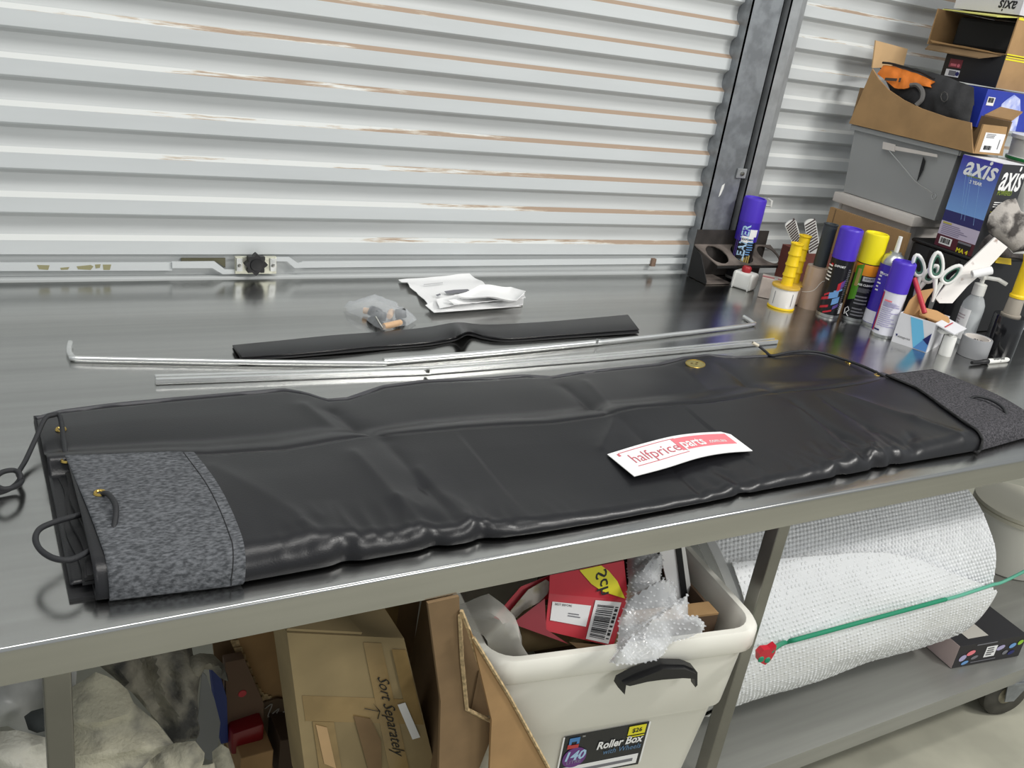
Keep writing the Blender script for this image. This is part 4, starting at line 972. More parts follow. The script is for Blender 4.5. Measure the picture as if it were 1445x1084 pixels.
textmap('2 YEAR', lambda x, y: fl2(W*.52+x, H*.745+y), .014, M_wink, t, width=W*.32, bold=.03)
lines(fl2, W*.06, W*.86, H*.14, H*.255, 6, 31, t, mat('print_greyviolet', (140, 132, 160), .5))
mesh('print_panel', decal(fl2, W*.05, H*.255, W*.28, H*.272), mat('print_mustard', (190, 180, 80), .5), t)
mesh('barcode_label', decal(fl2, W*.10, H*.03, W*.42, H*.11), M_wink, t); mesh('barcode', bars(fl3, W*.13, H*.045, W*.39, H*.10, 16, 3), M_ink, t)
mesh('print_panel', decal(fl2, W*.58, H*.045, W*.92, H*.12), M_ink, t); mesh('print_panel', decal(fl3, W*.58, H*.098, W*.92, H*.12), M_gink, t)
textmap('MA 4', lambda x, y: fl3(W*.74+x, H*.022+y), .012, M_yprint, t, width=W*.30, bold=.03)
fr1 = flat((XS, ya, zb), (1, 0, 0), (0, 0, 1), .0006); W2 = xb-XS
textmap('axis', lambda x, y: fr1(W2*.50+x, H*.85+y*1.6), .05, M_wink, t, width=W2*.84, bold=.018, shear=.25)
textmap('POWERED', lambda x, y: fr1(W2*.42+x, H*.70+y*1.3), .012, mat('print_lime', (130, 150, 50), .4), t, width=W2*.55, bold=.02)
lines(fr1, W2*.15, W2*.6, H*.54, H*.61, 3, 33, t, M_wink); mesh('print_line', decal(fr1, W2*.12, H*.49, W2*.42, H*.50), M_yprint, t)
mesh('top_panel', box(XS+.001, ya+.001, zt_, xb-.001, yb2-.001, zt_+.0012), M_cardw, t)
# white lidded crate and brown carton in front of it
t = thing('lidded_box', 'off white box with thick overhanging lid under the clear tub', 'box', (2.6, 1.9, T))
M_poly = mat('off_white_foam', (206, 200, 194), .7, var=.04, vs=20, bump=.05, bs=150)
mesh('box_body', box(2.43, 1.765, T+.001, 2.77, 2.02, 1.054, .003), M_poly, t, smooth=40)
mesh('corner_rib', box(2.422, 1.752, T+.001, 2.45, 1.7648, 1.054, .002), M_poly, t)
mesh('corner_rib', box(2.422, 2.0205, T+.001, 2.45, 2.032, 1.054, .002), M_poly, t)
mesh('lid', box(XS, 1.735, 1.0545, 2.80, 2.045, 1.085, .004), M_poly, t, smooth=40)
mesh('lid_band', box(2.425, 1.756, 1.03, 2.4295, 2.026, 1.0543), M_poly, t)
t = thing('brown_carton', 'flat brown folded carton standing behind the spray cans', 'carton', (2.39, 1.9, T))
p0, p1 = X(1172, 292, 2.383), X(1287, 328, 2.383)
mesh('side_panel', box(2.383, p1.y+.01, T+.001, 2.396, p0.y, min(p0.z, p1.z)), M_kraft, t)
mesh('fold_line', box(2.3824, p0.y-.026, T+.002, 2.3829, p0.y-.022, min(p0.z, p1.z)-.001), M_kraft2, t)
# clear tub with wire
t = thing('clear_tub', 'cloudy clear plastic tub with a wire handle under the open carton', 'tub', (2.6, 1.87, 1.086))
M_cloudy = film('cloudy_plastic', (168, 170, 170), .22, .35)
mesh('tub_wall', join(*[prism(q, v) for q, v in (
    ([(2.43, 1.69, 1.087), (2.43, 2.035, 1.087), (2.418, 2.05, 1.29), (2.418, 1.675, 1.29)], (.003, 0, 0)),
    ([(2.434, 1.69, 1.087), (2.57, 1.69, 1.087), (2.58, 1.675, 1.29), (2.422, 1.675, 1.29)], (0, .003, 0)),
    ([(2.434, 2.035, 1.087), (2.57, 2.035, 1.087), (2.58, 2.05, 1.29), (2.422, 2.05, 1.29)], (0, -.003, 0)),
    ([(2.57, 1.694, 1.087), (2.57, 2.031, 1.087), (2.58, 2.046, 1.29), (2.58, 1.679, 1.29)], (-.003, 0, 0)),
    ([(2.434, 1.694, 1.087), (2.567, 1.694, 1.087), (2.567, 2.031, 1.087), (2.434, 2.031, 1.087)], (0, 0, .003)))]), M_cloudy, t)
mesh('rim', join(box(2.408, 1.668, 1.276, 2.417, 2.06, 1.291, .002), box(2.412, 1.664, 1.276, 2.585, 1.673, 1.291, .002)), M_cloudy, t)
mesh('wire_handle', tube([X(1255, 213, 2.405), X(1275, 236, 2.403), X(1292, 256, 2.402), X(1308, 267, 2.40), X(1316, 272, 2.398)], .0016, 6, sm=3), M_alu2, t, smooth=60)
q = X(1318, 277, 2.397); mesh('wire_ring', tube([q+Vector((0, .007*math.cos(a), .008*math.sin(a))) for a in [2*PI*i/14 for i in range(14)]], .0016, 6, True), M_alu2, t, smooth=60)
mesh('handle_clip', join(prism([X(a, b, 2.404) for a, b in ((1246, 200), (1263, 204), (1262, 214), (1245, 210))], (.003, 0, 0)), prism([X(a, b, 2.404) for a, b in ((1263, 206), (1322, 218), (1322, 222), (1263, 212))], (.003, 0, 0))), M_poly, t)
mesh('crack', prism([X(a, b, 2.4175) for a, b in ((1303, 221), (1306, 228), (1303, 240), (1296, 254), (1294, 256), (1298, 240))], (-.0006, 0, 0)), M_dark, t)
# open carton with tool bag
t = thing('open_carton', 'open brown carton with a cut-down side, holding the orange and black tool bag', 'carton', (2.46, 1.84, 1.293))
zc_ = 1.2925
def fix(px, py, x): q = X(px, py, x); return Vector((x, q.y, max(q.z, zc_)))
left = [Vector((XS, 2.062, zc_))]+[fix(a, b, XS) for a, b in ((1231, 97), (1240, 112), (1254, 127), (1275, 141), (1300, 153), (1335, 165), (1370, 173))]+[Vector((XS, 1.62, zc_))]
mesh('carton_wall', prism(left, (.005, 0, 0)), M_kraft, t)
fz = Y(1375, 174, 1.62).z
mesh('carton_wall', prism([(2.4051, 1.62, zc_), (2.535, 1.62, zc_), (2.512, 1.62, fz), (2.4051, 1.62, fz)], (0, .005, 0)), M_kraft, t)
mesh('carton_wall', prism([(XS+.0051, 2.062, zc_), (2.535, 2.062, zc_), (2.535, 2.062, 1.40), (XS+.0051, 2.062, 1.40)], (0, -.005, 0)), M_kraft2, t)
mesh('carton_wall', box(2.53, 1.6255, zc_, 2.535, 2.056, 1.385), M_kraft2, t)
mesh('carton_base', box(XS+.0051, 1.6255, zc_, 2.529, 2.056, zc_+.004), M_kraft2, t)
q0, q1, q2, q3 = [Y(a, b, 2.058) for a, b in ((1231, 96), (1236, 57), (1281, 69), (1275, 94))]
mesh('flap', prism([q0, q1, q2, q3], (0, .004, 0)), mat('kraft_card_pale', (200, 166, 122), .85, var=.06, vs=14), t)
mesh('flap', prism([Vector((2.536, 1.715, 1.385)), Vector((2.536, 1.63, 1.385)), Vector((2.588, 1.64, 1.41)), Vector((2.588, 1.71, 1.412))], (0, 0, .004)), M_kraft, t)
lb0 = flat(Y(1382, 214, 1.62), (1, 0, 0), (0, 0, 1), .0008); w_ = Y(1410, 216, 1.62).x-Y(1382, 214, 1.62).x; h_ = .052
lab = mesh('address_label', decal(lb0, 0, 0, w_, h_), M_paper, t)
lb1 = flat(Y(1382, 214, 1.62), (1, 0, 0), (0, 0, 1), .0016)
mesh('barcode', bars(lb1, w_*.12, h_*.12, w_*.5, h_*.34, 12, 5), M_ink, lab); lines(lb1, w_*.08, w_*.7, h_*.72, h_*.96, 3, 41, lab, M_gink); mesh('pen_mark', decal(lb1, w_*.78, h_*.2, w_*.82, h_*.7), M_gink, lab)
# tool bag
t = thing('tool_bag', 'black tool bag with an orange flap lying in the open carton', 'bag', (2.46, 1.85, 1.30))
fb2 = folds(5, .006, 22)
bagp = [(1243, 97), (1262, 91), (1300, 98), (1335, 108), (1374, 123), (1376, 142), (1368, 182), (1330, 176), (1290, 163), (1262, 145)]
P0_ = Vector((2.440, 1.84, 1.36))
mesh('bag_body', polysheet([PL(a, b, P0_, Vector((-1, -.05, .25))) for a, b in bagp], P0_, (-1, -.05, .25), .014, fb2, .03, bulge=.02, bw=.06), mat('bag_black', (40, 40, 42), .7, var=.3, vs=30, bump=.3, bs=160), t, smooth=60)
M_bago = mat('bag_orange', (232, 128, 40), .65, var=.10, vs=20, bump=.2, bs=200)
P1_ = Vector((2.412, 1.9, 1.40)); nb = Vector((-1, -.15, .35))
fo = folds(9, .004, 30)
ob = mesh('orange_flap', polysheet([PL(a, b, P1_, nb) for a, b in ((1238, 104), (1246, 92), (1262, 94), (1295, 104), (1319, 115), (1313, 119), (1315, 124), (1292, 120), (1276, 126), (1262, 124))], P1_, nb, .010, fo, .004, bulge=.006), M_bago, t, smooth=60)
mesh('zip_edge', tube([PL(a, b, P1_, nb)+nb.normalized()*.008 for a, b in ((1247, 90), (1262, 92), (1300, 103), (1320, 113))], .0035, 6, sm=3), M_blackm, t, smooth=60)
fo_ = flat(PL(1249, 116, P1_, nb)+nb.normalized()*.013, PL(1280, 118, P1_, nb)-PL(1249, 116, P1_, nb), UP, .0006)
mesh('flap_logo', join(decal(fo_, .004, .0, .042, .008), decal(fo_, .048, -.002, .054, .010)), mat('logo_dark', (70, 60, 50), .6), ob)
mesh('grey_strap', tube([PL(a, b, P1_, nb)+nb.normalized()*.008 for a, b in ((1286, 122), (1296, 122), (1303, 131), (1302, 142), (1294, 150))], .007, 6, sm=4), mat('strap_grey', (96, 94, 92), .8), t, smooth=60)
mesh('buckle', tube([PL(1341+5*math.cos(a), 141+7*math.sin(a), P0_, Vector((-1, -.05, .25)))+Vector((-.030, 0, .006)) for a in [2*PI*i/8 for i in range(8)]], .0014, 5, True), mat('buckle_grey', (84, 82, 80), .4, .5), t)
# column of boxes at the far right
xk, yk = 2.62, 1.766
t = thing('white_pail', 'white plastic pail with a green band behind the tall axis carton', 'pail', (2.70, 1.60, 1.03))
c = Vector((2.715, 1.590, 1.0295))
mesh('pail_body', lathe([(0, 0), (.100, 0), (.110, .25), (.116, .252), (.116, .262), (.111, .264), (.114, .31), (.119, .312), (.119, .322), (0, .322)], c, n=36), M_white, t, smooth=40)
mesh('green_band', lathe([(.1165, .253), (.1172, .254), (.1172, .261), (.1165, .262)], c, n=36), mat('green_band', (44, 140, 74), .4), t, smooth=40)
t = thing('blue_carton', 'blue carton with a white ice picture and barcode label on top of the pail', 'carton', (2.78, 1.68, 1.352))
yb3 = 1.72
bx0 = Y(1383, 160, yb3).x
mesh('carton_body', box(bx0, yb3, 1.3525, bx0+.34, yb3+.18, 1.457), mat('blue_carton', (44, 62, 168), .35, var=.12, vs=9), t)
fbx = flat((bx0, yb3, 1.3525), (1, 0, 0), (0, 0, 1), .0006); fbx2 = flat((bx0, yb3, 1.3525), (1, 0, 0), (0, 0, 1), .0012)
icep = [(.075, .0), (.085, .04), (.082, .07), (.10, .085), (.125, .10), (.16, .09), (.18, .06), (.19, .0)]
ice = mesh('ice_print', prism([fbx(*p) for p in icep], (0, -.0003, 0)), mat('ice_print', (226, 228, 246), .4, c2=(120, 140, 220), vs=26), t)
mesh('barcode_label', decal(fbx2, .012, .062, .045, .085), M_paper, t); mesh('barcode', bars(flat((bx0, yb3, 1.3525), (1, 0, 0), (0, 0, 1), .0018), .015, .070, .040, .083, 12, 9), M_ink, t)
t = thing('printed_box', 'black sided carton with red and white stickers on top of the blue carton', 'carton', (2.75, 1.87, 1.462))
mesh('carton_front', box(xk+.0005, yk, 1.462, 2.95, yk+.004, 1.551), M_kraft, t)
mesh('carton_side', box(xk-.003, yk, 1.462, xk, 1.957, 1.551), M_black, t)
mesh('carton_top', box(xk, yk+.0045, 1.545, 2.95, 1.957, 1.551), M_kraft2, t)
mesh('carton_back', box(xk+.0005, 1.953, 1.462, 2.95, 1.957, 1.5445), M_kraft2, t)
fs = flat((xk-.003, 1.957, 1.462), (0, -1, 0), (0, 0, 1), .0006); fs2 = flat((xk-.003, 1.957, 1.462), (0, -1, 0), (0, 0, 1), .0012)
rs = mesh('red_sticker', decal(fs, .018, .036, .062, .060), mat('faded_red_sticker', (150, 62, 70), .5), t)
mesh('sticker_mark', lathe([(0, .0012), (.005, .0010), (.005, 0)], fs(.052, .043), (-1, 0, 0), 14), M_pink, rs); mesh('sticker_print', decal(fs2, .024, .040, .044, .047), M_pink, rs)
ws_ = mesh('white_sticker', decal(fs, .014, .010, .062, .030), M_wink, t); mesh('sticker_print', decal(fs2, .026, .013, .050, .027), M_gink, ws_); mesh('sticker_mark', lathe([(0, .0018), (.006, .0014), (.006, 0)], fs(.056, .020), (-1, 0, 0), 14), M_navy, ws_)
mesh('yellow_stripe', join(box(xk+.001, yk-.0008, 1.540, 2.95, yk-.0001, 1.544), box(xk+.001, yk-.0008, 1.547, 2.95, yk-.0001, 1.550)), M_yprint, t)
t = thing('open_box', 'open kraft box with yellow-edged flaps, its dark inside facing the roller door', 'carton', (2.75, 1.9, 1.552))
yo = 2.04
mesh('box_front', box(xk+.0005, yk, 1.5525, 2.95, yk+.004, 1.655), M_kraft, t)
mesh('box_base', box(xk-.0, yk+.0045, 1.5525, 2.95, yo-.0045, 1.556), M_kraft2, t)
mesh('box_back', box(xk+.0, yo-.004, 1.5525, 2.95, yo, 1.655), M_kraft, t)
mesh('box_top', box(xk+.03, yk, 1.6555, 2.95, yo, 1.659), M_kraft2, t)
mesh('interior_shade_block', box(2.665, yk+.01, 1.5565, 2.93, yo-.05, 1.643, .01), M_blackm, t)  # matt black block stands in for the shade inside the open box
mesh('flap', quad([X(a, b, xk-.004) for a, b in ((1313, 56), (1418, 78.5), (1396, 72), (1316, 60))], -.003), M_kraft, t)
mesh('flap', prism([Vector((xk-.001, yo-.01, 1.552)), Vector((xk-.001, yk+.01, 1.552)), Vector((xk-.035, yk+.06, 1.535)), Vector((xk-.04, yo-.03, 1.538))], (0, 0, -.003)), M_kraft2, t)
mesh('flap', quad([Vector((xk+.02, 1.985, 1.657)), Vector((xk+.02, yk, 1.657)), Vector((xk-.055, yk+.03, 1.648)), Vector((xk-.06, 1.975, 1.652))], .0025), mat('yellow_green_flap', (206, 204, 110), .6, var=.1, vs=20), t)
mesh('yellow_edge', join(box(xk+.001, yk-.0008, 1.648, 2.95, yk-.0001, 1.654), box(xk+.001, yk-.0008, 1.5535, 2.95, yk-.0001, 1.557)), M_yprint, t)
t = thing('inverted_carton', 'white carton standing upside down on the open kraft box, axis lettering inverted', 'carton', (2.8, 1.88, 1.66))
zi = 1.6605
mesh('carton_body', box(xk, yk+.002, zi, 2.95, 1.985, zi+.17), mat('white_carton', (210, 208, 212), .45), t)
fw = flat((xk, 1.985, zi), (0, -1, 0), (0, 0, 1), .0008); WW = 1.985-yk-.002
textmap('axis', lambda x, y: fw(WW*.80-x, .021-y*1.2), .05, M_ink, t, width=WW*.26, bold=.018, shear=.2)
ic = [('dark_icon', [(.03, .066), (.045, .062), (.05, .075), (.035, .085)]), ('dark_icon', [(.068, .058), (.080, .056), (.092, .075), (.088, .088), (.074, .075), (.064, .072)]), ('dark_icon', [(.112, .064), (.132, .061), (.135, .078), (.124, .086), (.114, .078)]), ('dark_icon', [(.184, .053), (.208, .049), (.211, .075), (.186, .078)])]
for nme, pts in ic: mesh(nme, prism([fw(*p) for p in pts], (-.0004, 0, 0)), mat('icon_violet', (70, 62, 96), .5), t)
mesh('ring_icon', tube([fw(.160+.007*math.cos(a), .066+.007*math.sin(a)) for a in [2*PI*i/14 for i in range(14)]], .0012, 5, True), M_gink, t)
mesh('ring_icon', tube([fw(.147+.006*math.cos(a), .070+.009*math.sin(a)) for a in [2*PI*i/14 for i in range(14)]], .0012, 5, True), M_gink, t)
# gloves / fur on the crate
M_fur = mat('dirty_grey_cloth', (178, 172, 166), .95, c2=(70, 66, 64), vs=22, bump=.6, bs=240, contrast=(.45, .6))
def clothpiece(name, label, cat, px, P0, n, seed, m, amp=.010, bul=.03, bw=.05, sp=.010, th=.006, sc=18, group=None, dirn=(1, .3)):
    n = Vector(n); P0 = Vector(P0)
    return mesh(name, polysheet([PL(a, b, P0, n) for a, b in px], P0, n, sp, folds(seed, amp, sc, True, dirn), th, bulge=bul, bw=bw), m, None, smooth=60, label=label, cat=cat, group=group)
clothpiece('dirty_rag', 'dirty grey and white rag in front of the black side of the tall axis carton', 'rag', [(1391, 316), (1395, 303), (1408, 290), (1422, 282), (1434, 280), (1440, 298), (1470, 310), (1478, 350), (1430, 357), (1408, 338), (1395, 328)], (2.44, 1.500, 1.10), (-.45, -.9, .1), 31, M_fur, .008, .024, .035)
clothpiece('dark_rag', 'dark fluffy rag draped over the crate edge beside the stained stick', 'rag', [(1382, 350), (1388, 336), (1396, 330), (1412, 340), (1430, 358), (1470, 356), (1470, 372), (1420, 364), (1400, 362), (1385, 362)], (2.42, 1.492, 1.05), (-.45, -.9, .1), 33, mat('dark_fur', (84, 78, 76), .95, c2=(40, 38, 38), vs=30, bump=.6, bs=240), .008, .02, .03)
q = Vector((2.47, 1.435, T))
mesh('yellow_tape_flag', prism([Y(a, b, 1.505) for a, b in ((1407, 358), (1427, 361), (1427, 374), (1405, 371))], (0, .006, 0)), M_yellow, None, label='short yellow plastic bracket on the front of the black crate', cat='bracket')
# ================================================================== UNDER THE BENCH: ROLLER BOX
zr_ = .60
FL_, FR_ = [Vector((p.x, p.y, 0)) for p in (Z(686, 943, .60), Z(1087, 890, .60))]
ux = (FR_-FL_).normalized(); uy = Vector((-ux.y, ux.x, 0)); TW = (FR_-FL_).length; TD = .52
def rrect(inset, z, rad, n=6):
    out = []
    for cx_, cy_, a0 in ((TW-inset-rad, inset+rad, -PI/2), (TW-inset-rad, TD-inset-rad, 0), (inset+rad, TD-inset-rad, PI/2), (inset+rad, inset+rad, PI)):
        for i in range(n+1):
            a = a0+PI/2*i/n; x = cx_+rad*math.cos(a); y = cy_+rad*math.sin(a)
            out.append(FL_+ux*x+uy*y+UP*z)
    return out
tub = thing('roller_box', 'large cloudy white roller box with black handle, stuffed with packaging under the bench', 'storage box', FL_+ux*TW/2+uy*TD/2)
zst = max(PL(797, 1040, FL_+uy*.03, uy).z, PL(916, 1018, FL_+uy*.03, uy).z)+.008
levels = [(.064, .052, .03), (.058, .050, .04), (.030, zst, .04), (.020, zst+.014, .04), (.012, zr_-.046, .045), (.003, zr_-.042, .05), (.0, zr_-.038, .05), (.0, zr_-.008, .05), (.005, zr_, .05), (.016, zr_, .045), (.022, zr_-.008, .04), (.024, zr_-.05, .04), (.028, zst+.014, .035), (.038, zst, .035), (.066, .058, .03)]
V, Fc = [], []; n_ = None
for ins, z, rad in levels:
    L_ = rrect(ins, z, rad); n_ = len(L_); V += L_
for i in range(len(levels)-1):
    for k in range(n_): Fc.append([i*n_+k, i*n_+(k+1) % n_, (i+1)*n_+(k+1) % n_, (i+1)*n_+k])
Fc.append(list(range(n_))[::-1]); Fc.append(list(range((len(levels)-1)*n_, len(levels)*n_)))
M_tub = mat('cloudy_white_plastic', (234, 232, 222), .38, var=.03, vs=4, coat=.15)
p_ = M_tub.node_tree.nodes['Principled BSDF']; p_.inputs['Subsurface Weight'].default_value = .15; p_.inputs['Subsurface Radius'].default_value = (.02, .02, .02)
mesh('tub_shell', (V, Fc), M_tub, tub, smooth=50)
for sx in (.12, TW-.12):
    for sy in (.15, TD-.15):
        mesh('wheel', lathe([(0, -.012), (.02, -.012), (.024, -.008), (.024, .008), (.02, .012), (0, .012)], FL_+ux*sx+uy*sy+UP*.0245, ux, 20), M_black, tub, smooth=40)
fp = FL_-uy*.004; pf = lambda px, py: PL(px, py, fp, uy)
hpx = [(866, 961), (869, 953), (890, 942), (926, 929), (959, 930), (974, 936), (978, 941), (978, 959), (975, 962), (974, 950), (958, 949), (930, 951), (878, 958), (876, 972)]
mesh('handle', join(prism([pf(a, b) for a, b in hpx], -uy*.014), prism([pf(a, b) for a, b in ((872, 953), (926, 932), (958, 932), (972, 938), (972, 944), (926, 944), (880, 955))], -uy*.022)), M_black, tub, smooth=30)
# label on the front wall
za, ia = zst, .030; zb_, ib = .052, .058
ptop = FL_+uy*ia+UP*za; pbot = FL_+uy*ib+UP*zb_; nl = ux.cross(ptop-pbot).normalized(); nl = nl if nl.dot(uy) < 0 else -nl
lp0 = ptop+nl*.0012
LTL, LTR, LBL, LBR = [PL(a, b, lp0, nl) for a, b in ((797, 1040), (916, 1018), (785, 1098), (900, 1078))]
ex = (LTR-LTL); ey = (LTL-LBL); LW, LH = ex.length, ey.length
lbl = mesh('label', quad([LBL, LBR, LTR, LTL], .0008), mat('label_black', (30, 32, 36), .35), tub)
def lf(off): return lambda x, y: LBL+ex*(x/LW)+ey*(y/LH)+nl*(off+.0004)
l1, l2, l3 = lf(.0012), lf(.0018), lf(.0024)
mesh('white_strip', decal(l1, 0, 0, LW*.96, LH*.24), M_wink, lbl); mesh('grey_bar', decal(l2, LW*.10, LH*.08, LW*.9, LH*.15), M_gink, lbl)
mesh('label_edge', decal(l1, -.003, 0, 0, LH), M_wink, lbl); mesh('label_edge', decal(l1, LW, 0, LW+.003, LH), M_wink, lbl)
mesh('price_patch', decal(l2, LW*.76, LH*.76, LW*.97, LH*.97), M_yprint, lbl); textmap('$26', lambda x, y: l3(LW*.865+x, LH*.865+y*1.1), .02, M_ink, lbl, width=LW*.12, bold=.02)
mesh('price_patch', decal(l2, LW*.76, LH*.70, LW*.97, LH*.725), M_yprint, lbl)
mesh('purple_disc', prism([l1(LW*.16+LW*.14*math.cos(a), LH*.46+LH*.24*math.sin(a)) for a in [2*PI*i/28 for i in range(28)]], nl*.0003), mat('purple_disc', (104, 50, 128), .4), lbl)
textmap('140', lambda x, y: l2(LW*.15+x, LH*.50+y*1.1), .02, mat('print_pale_blue', (170, 205, 235), .4), lbl, width=LW*.24, bold=.03, shear=.2)
textmap('LITRE', lambda x, y: l2(LW*.16+x, LH*.355+y), .01, mat('print_greyviolet', (140, 132, 160), .5), lbl, width=LW*.17, bold=.01)
textmap('Roller Box', lambda x, y: l2(LW*.68+x, LH*.63+y*1.25), .02, M_wink, lbl, width=LW*.56, bold=.03, shear=.15)
textmap('with Wheels', lambda x, y: l2(LW*.73+x, LH*.45+y*1.25), .02, mat('print_steel_blue', (90, 130, 170), .4), lbl, width=LW*.46, shear=.15)
mesh('logo_blue', join(decal(l2, LW*.06, LH*.86, LW*.18, LH*.95), decal(l2, LW*.06, LH*.80, LW*.09, LH*.86), decal(l2, LW*.15, LH*.80, LW*.18, LH*.86)), mat('logo_blue', (70, 130, 190), .4), lbl)
mesh('logo_red', join(decal(l2, LW*.05, LH*.70, LW*.18, LH*.78), decal(l2, LW*.05, LH*.78, LW*.085, LH*.80)), mat('logo_red', (190, 60, 60), .4), lbl)
textmap('TM', lambda x, y: l2(LW*.22+x, LH*.95+y), .006, M_wink, lbl, width=LW*.035)
# ------------------------------------------------------------------ contents of the roller box
P1 = Y(825, 872, .955); n1 = Vector((-.25, -.80, .55)).normalized()
A, B, C_, D = [PL(a, b, P1, n1) for a, b in ((775, 838), (884, 847), (863, 912), (769, 890))]
t = thing('red_food_box', 'torn red food carton with yellow oval and barcode on top of the roller box packaging', 'carton', (A+C_)/2)
mesh('carton_face', quad([D, C_, B, A], -.003), M_red, t, label='lower red face with barcode')
ed = (B-A).normalized(); up2 = (Vector((.05, .45, .9))-ed*Vector((.05, .45, .9)).dot(ed)).normalized(); n2 = ed.cross(up2); n2 = n2 if n2.dot(RZ) > 0 else -n2
E_, F_ = PL(878, 792, A, n2), PL(776, 812, A, n2)
mesh('carton_face', quad([A, B, E_, F_], -.003), M_red, t, label='upper red face with yellow oval')
back = Vector((.05, .16, -.02))
mesh('carton_side', join(quad([B, C_, C_+back, B+back], .003), quad([E_, B, B+back, E_+back], .003)), M_red, t)
f1 = lambda off: (lambda x, y: D+(C_-D)*x+(A-D)*y+(B-A-C_+D)*(x*y)+n1*off)
g1, g2 = f1(.0016), f1(.0024)
mesh('date_panel', decal(g1, .05, .30, .56, .80), M_paper, t); textmap('BEST BEFORE', lambda x, y: g2(.20+x, .74+y*2.0), .05, M_ink, t, width=.22)
lines(g2, .28, .5, .46, .58, 2, 51, t, M_gink)
mesh('barcode_panel', decal(g1, .60, .03, .94, .94), M_paper, t); mesh('barcode', bars(g2, .64, .10, .86, .88, 18, 8, False), M_ink, t)
mesh('barcode_digits', bars(g2, .88, .12, .92, .86, 9, 3, False), M_ink, t)
h1 = lambda off: (lambda x, y: A+(B-A)*x+(F_-A)*y+(E_-B-F_+A)*(x*y)+n2*off)
ov = [h1(.0014)(*p) for p in ((.98, .04), (.86, .10), (.68, .22), (.55, .45), (.46, .75), (.40, .98), (.70, 1.0), (.80, .80), (.90, .50))]
mesh('yellow_oval', prism(ov, n2*.0004), M_yprint, t)
hh_ = h1(.0024); textmap('Sch', lambda x, y: hh_(.70-y*.9, .52-x*2.3), .20, M_ink, t, width=.34, shear=.3, bold=.01)
mesh('torn_flap', quad([PL(a, b, P1+n1*.004, n1) for a, b in ((722, 880), (768, 845), (770, 888), (802, 909))], -.003), mat('dark_red_print', (140, 28, 42), .4), t)
mesh('torn_flap', prism([PL(a, b, P1-n1*.03, n1) for a, b in ((697, 872), (735, 828), (776, 812), (775, 845), (740, 860), (715, 880))], n1*-.003), M_red, t)
mesh('torn_edge', prism([PL(a, b, P1-n1*.022, n1) for a, b in ((720, 862), (745, 832), (770, 818), (776, 822), (772, 838), (760, 850), (738, 862), (722, 878))], n1*.003), mat('torn_card', (196, 190, 180), .8, c2=(150, 138, 96), vs=20, contrast=(.5, .62)), t)
mesh('kraft_flap', prism([PL(a, b, P1-n1*.002, n1) for a, b in ((803, 906), (863, 912), (868, 890), (877, 898), (872, 915), (855, 930), (833, 941), (824, 922))], n1*-.003), M_kraft2, t)
M_bub = film('bubble_film', (214, 216, 218), .66, .08)
def bubble_bits(px, P0, n, sp, seed, name, label, parent=None, bul=.045, amp=.018, bw=.06, th=.0012):
    """crumpled bubble wrap: a see-through sheet with real bubbles on it"""
    n = Vector(n).normalized(); fo = folds(seed, amp, 24)
    base = polysheet([PL(a, b, P0, n) for a, b in px], P0, n, sp, fo, 0, bulge=bul, bw=bw)
    V, Fc = base; V = [Vector(v) for v in V]
    o = mesh(name, solid(V, Fc, th), M_bub, parent, smooth=60, label=label, cat='bubble wrap')
    VV, FF = [], []
    for v in V:
        if random.random() < .85:
            r = sp*.36; s = len(VV); nn = (n+Vector((random.uniform(-.15, .15), random.uniform(-.15, .15), random.uniform(-.15, .15)))).normalized(); a, b = frame(nn)
            VV += [v+a*r*math.cos(2*PI*i/6)+b*r*math.sin(2*PI*i/6)+nn*.0004 for i in range(6)]+[v+(a*math.cos(2*PI*i/6)+b*math.sin(2*PI*i/6))*r*.7+nn*r*.28 for i in range(6)]+[v+nn*r*.36]
            FF += [[s+i, s+(i+1) % 6, s+6+(i+1) % 6, s+6+i] for i in range(6)]+[[s+6+i, s+6+(i+1) % 6, s+12] for i in range(6)]
    mesh('bubbles', (VV, FF), M_bub, o, smooth=60, kind='stuff')
    return o
P2 = Y(900, 940, .822); n2b = ux.cross(Y(930, 800, .985)-P2); n2b = n2b if n2b.y < 0 else -n2b
bubble_bits([(881, 800), (900, 789), (928, 782), (932, 812), (945, 835), (957, 853), (972, 868), (965, 880), (990, 893), (985, 903), (946, 908), (930, 930), (920, 943), (898, 947), (866, 950), (858, 938), (870, 922), (875, 896), (872, 880), (884, 848)], P2, n2b, .0070, 61, 'bubble_wrap_sheet', 'crumpled bubble wrap hanging over the roller box handle')
P3 = Y(700, 900, .96)
fz3 = folds(71, .012, 26)
mesh('clear_wrap', polysheet([PL(a, b, P3, Vector((.1, -.8, .5))) for a, b in ((645, 858), (690, 838), (722, 868), (735, 905), (757, 942), (738, 946), (714, 930), (686, 905), (660, 880))], P3, (.1, -.8, .5), .012, fz3, .0008, bulge=.03), film('wrap_film', (216, 214, 206), .68, .12), None, smooth=60, label='crumpled clear plastic wrap at the left end of the roller box', cat='plastic wrap')
zin = .44
tA, tB = Z(742, 925, .53), Z(850, 908, .53)
mesh('cardboard_tube', lathe([(.032, 0), (.032, (tB-tA).length), (.036, (tB-tA).length), (.036, 0)], tA+uy*.06, tB-tA, 28, closed=True), M_kraft3, None, smooth=40, label='brown cardboard tube lying in the roller box below the red carton', cat='tube')
mesh('steel_clip', box(0, 0, 0, .001, .001, .001), M_dark, None) if 0 else None
fpy = 1.0
t = thing('board_offcuts', 'white and black board offcuts standing upright in the roller box', 'board', Y(950, 860, fpy))
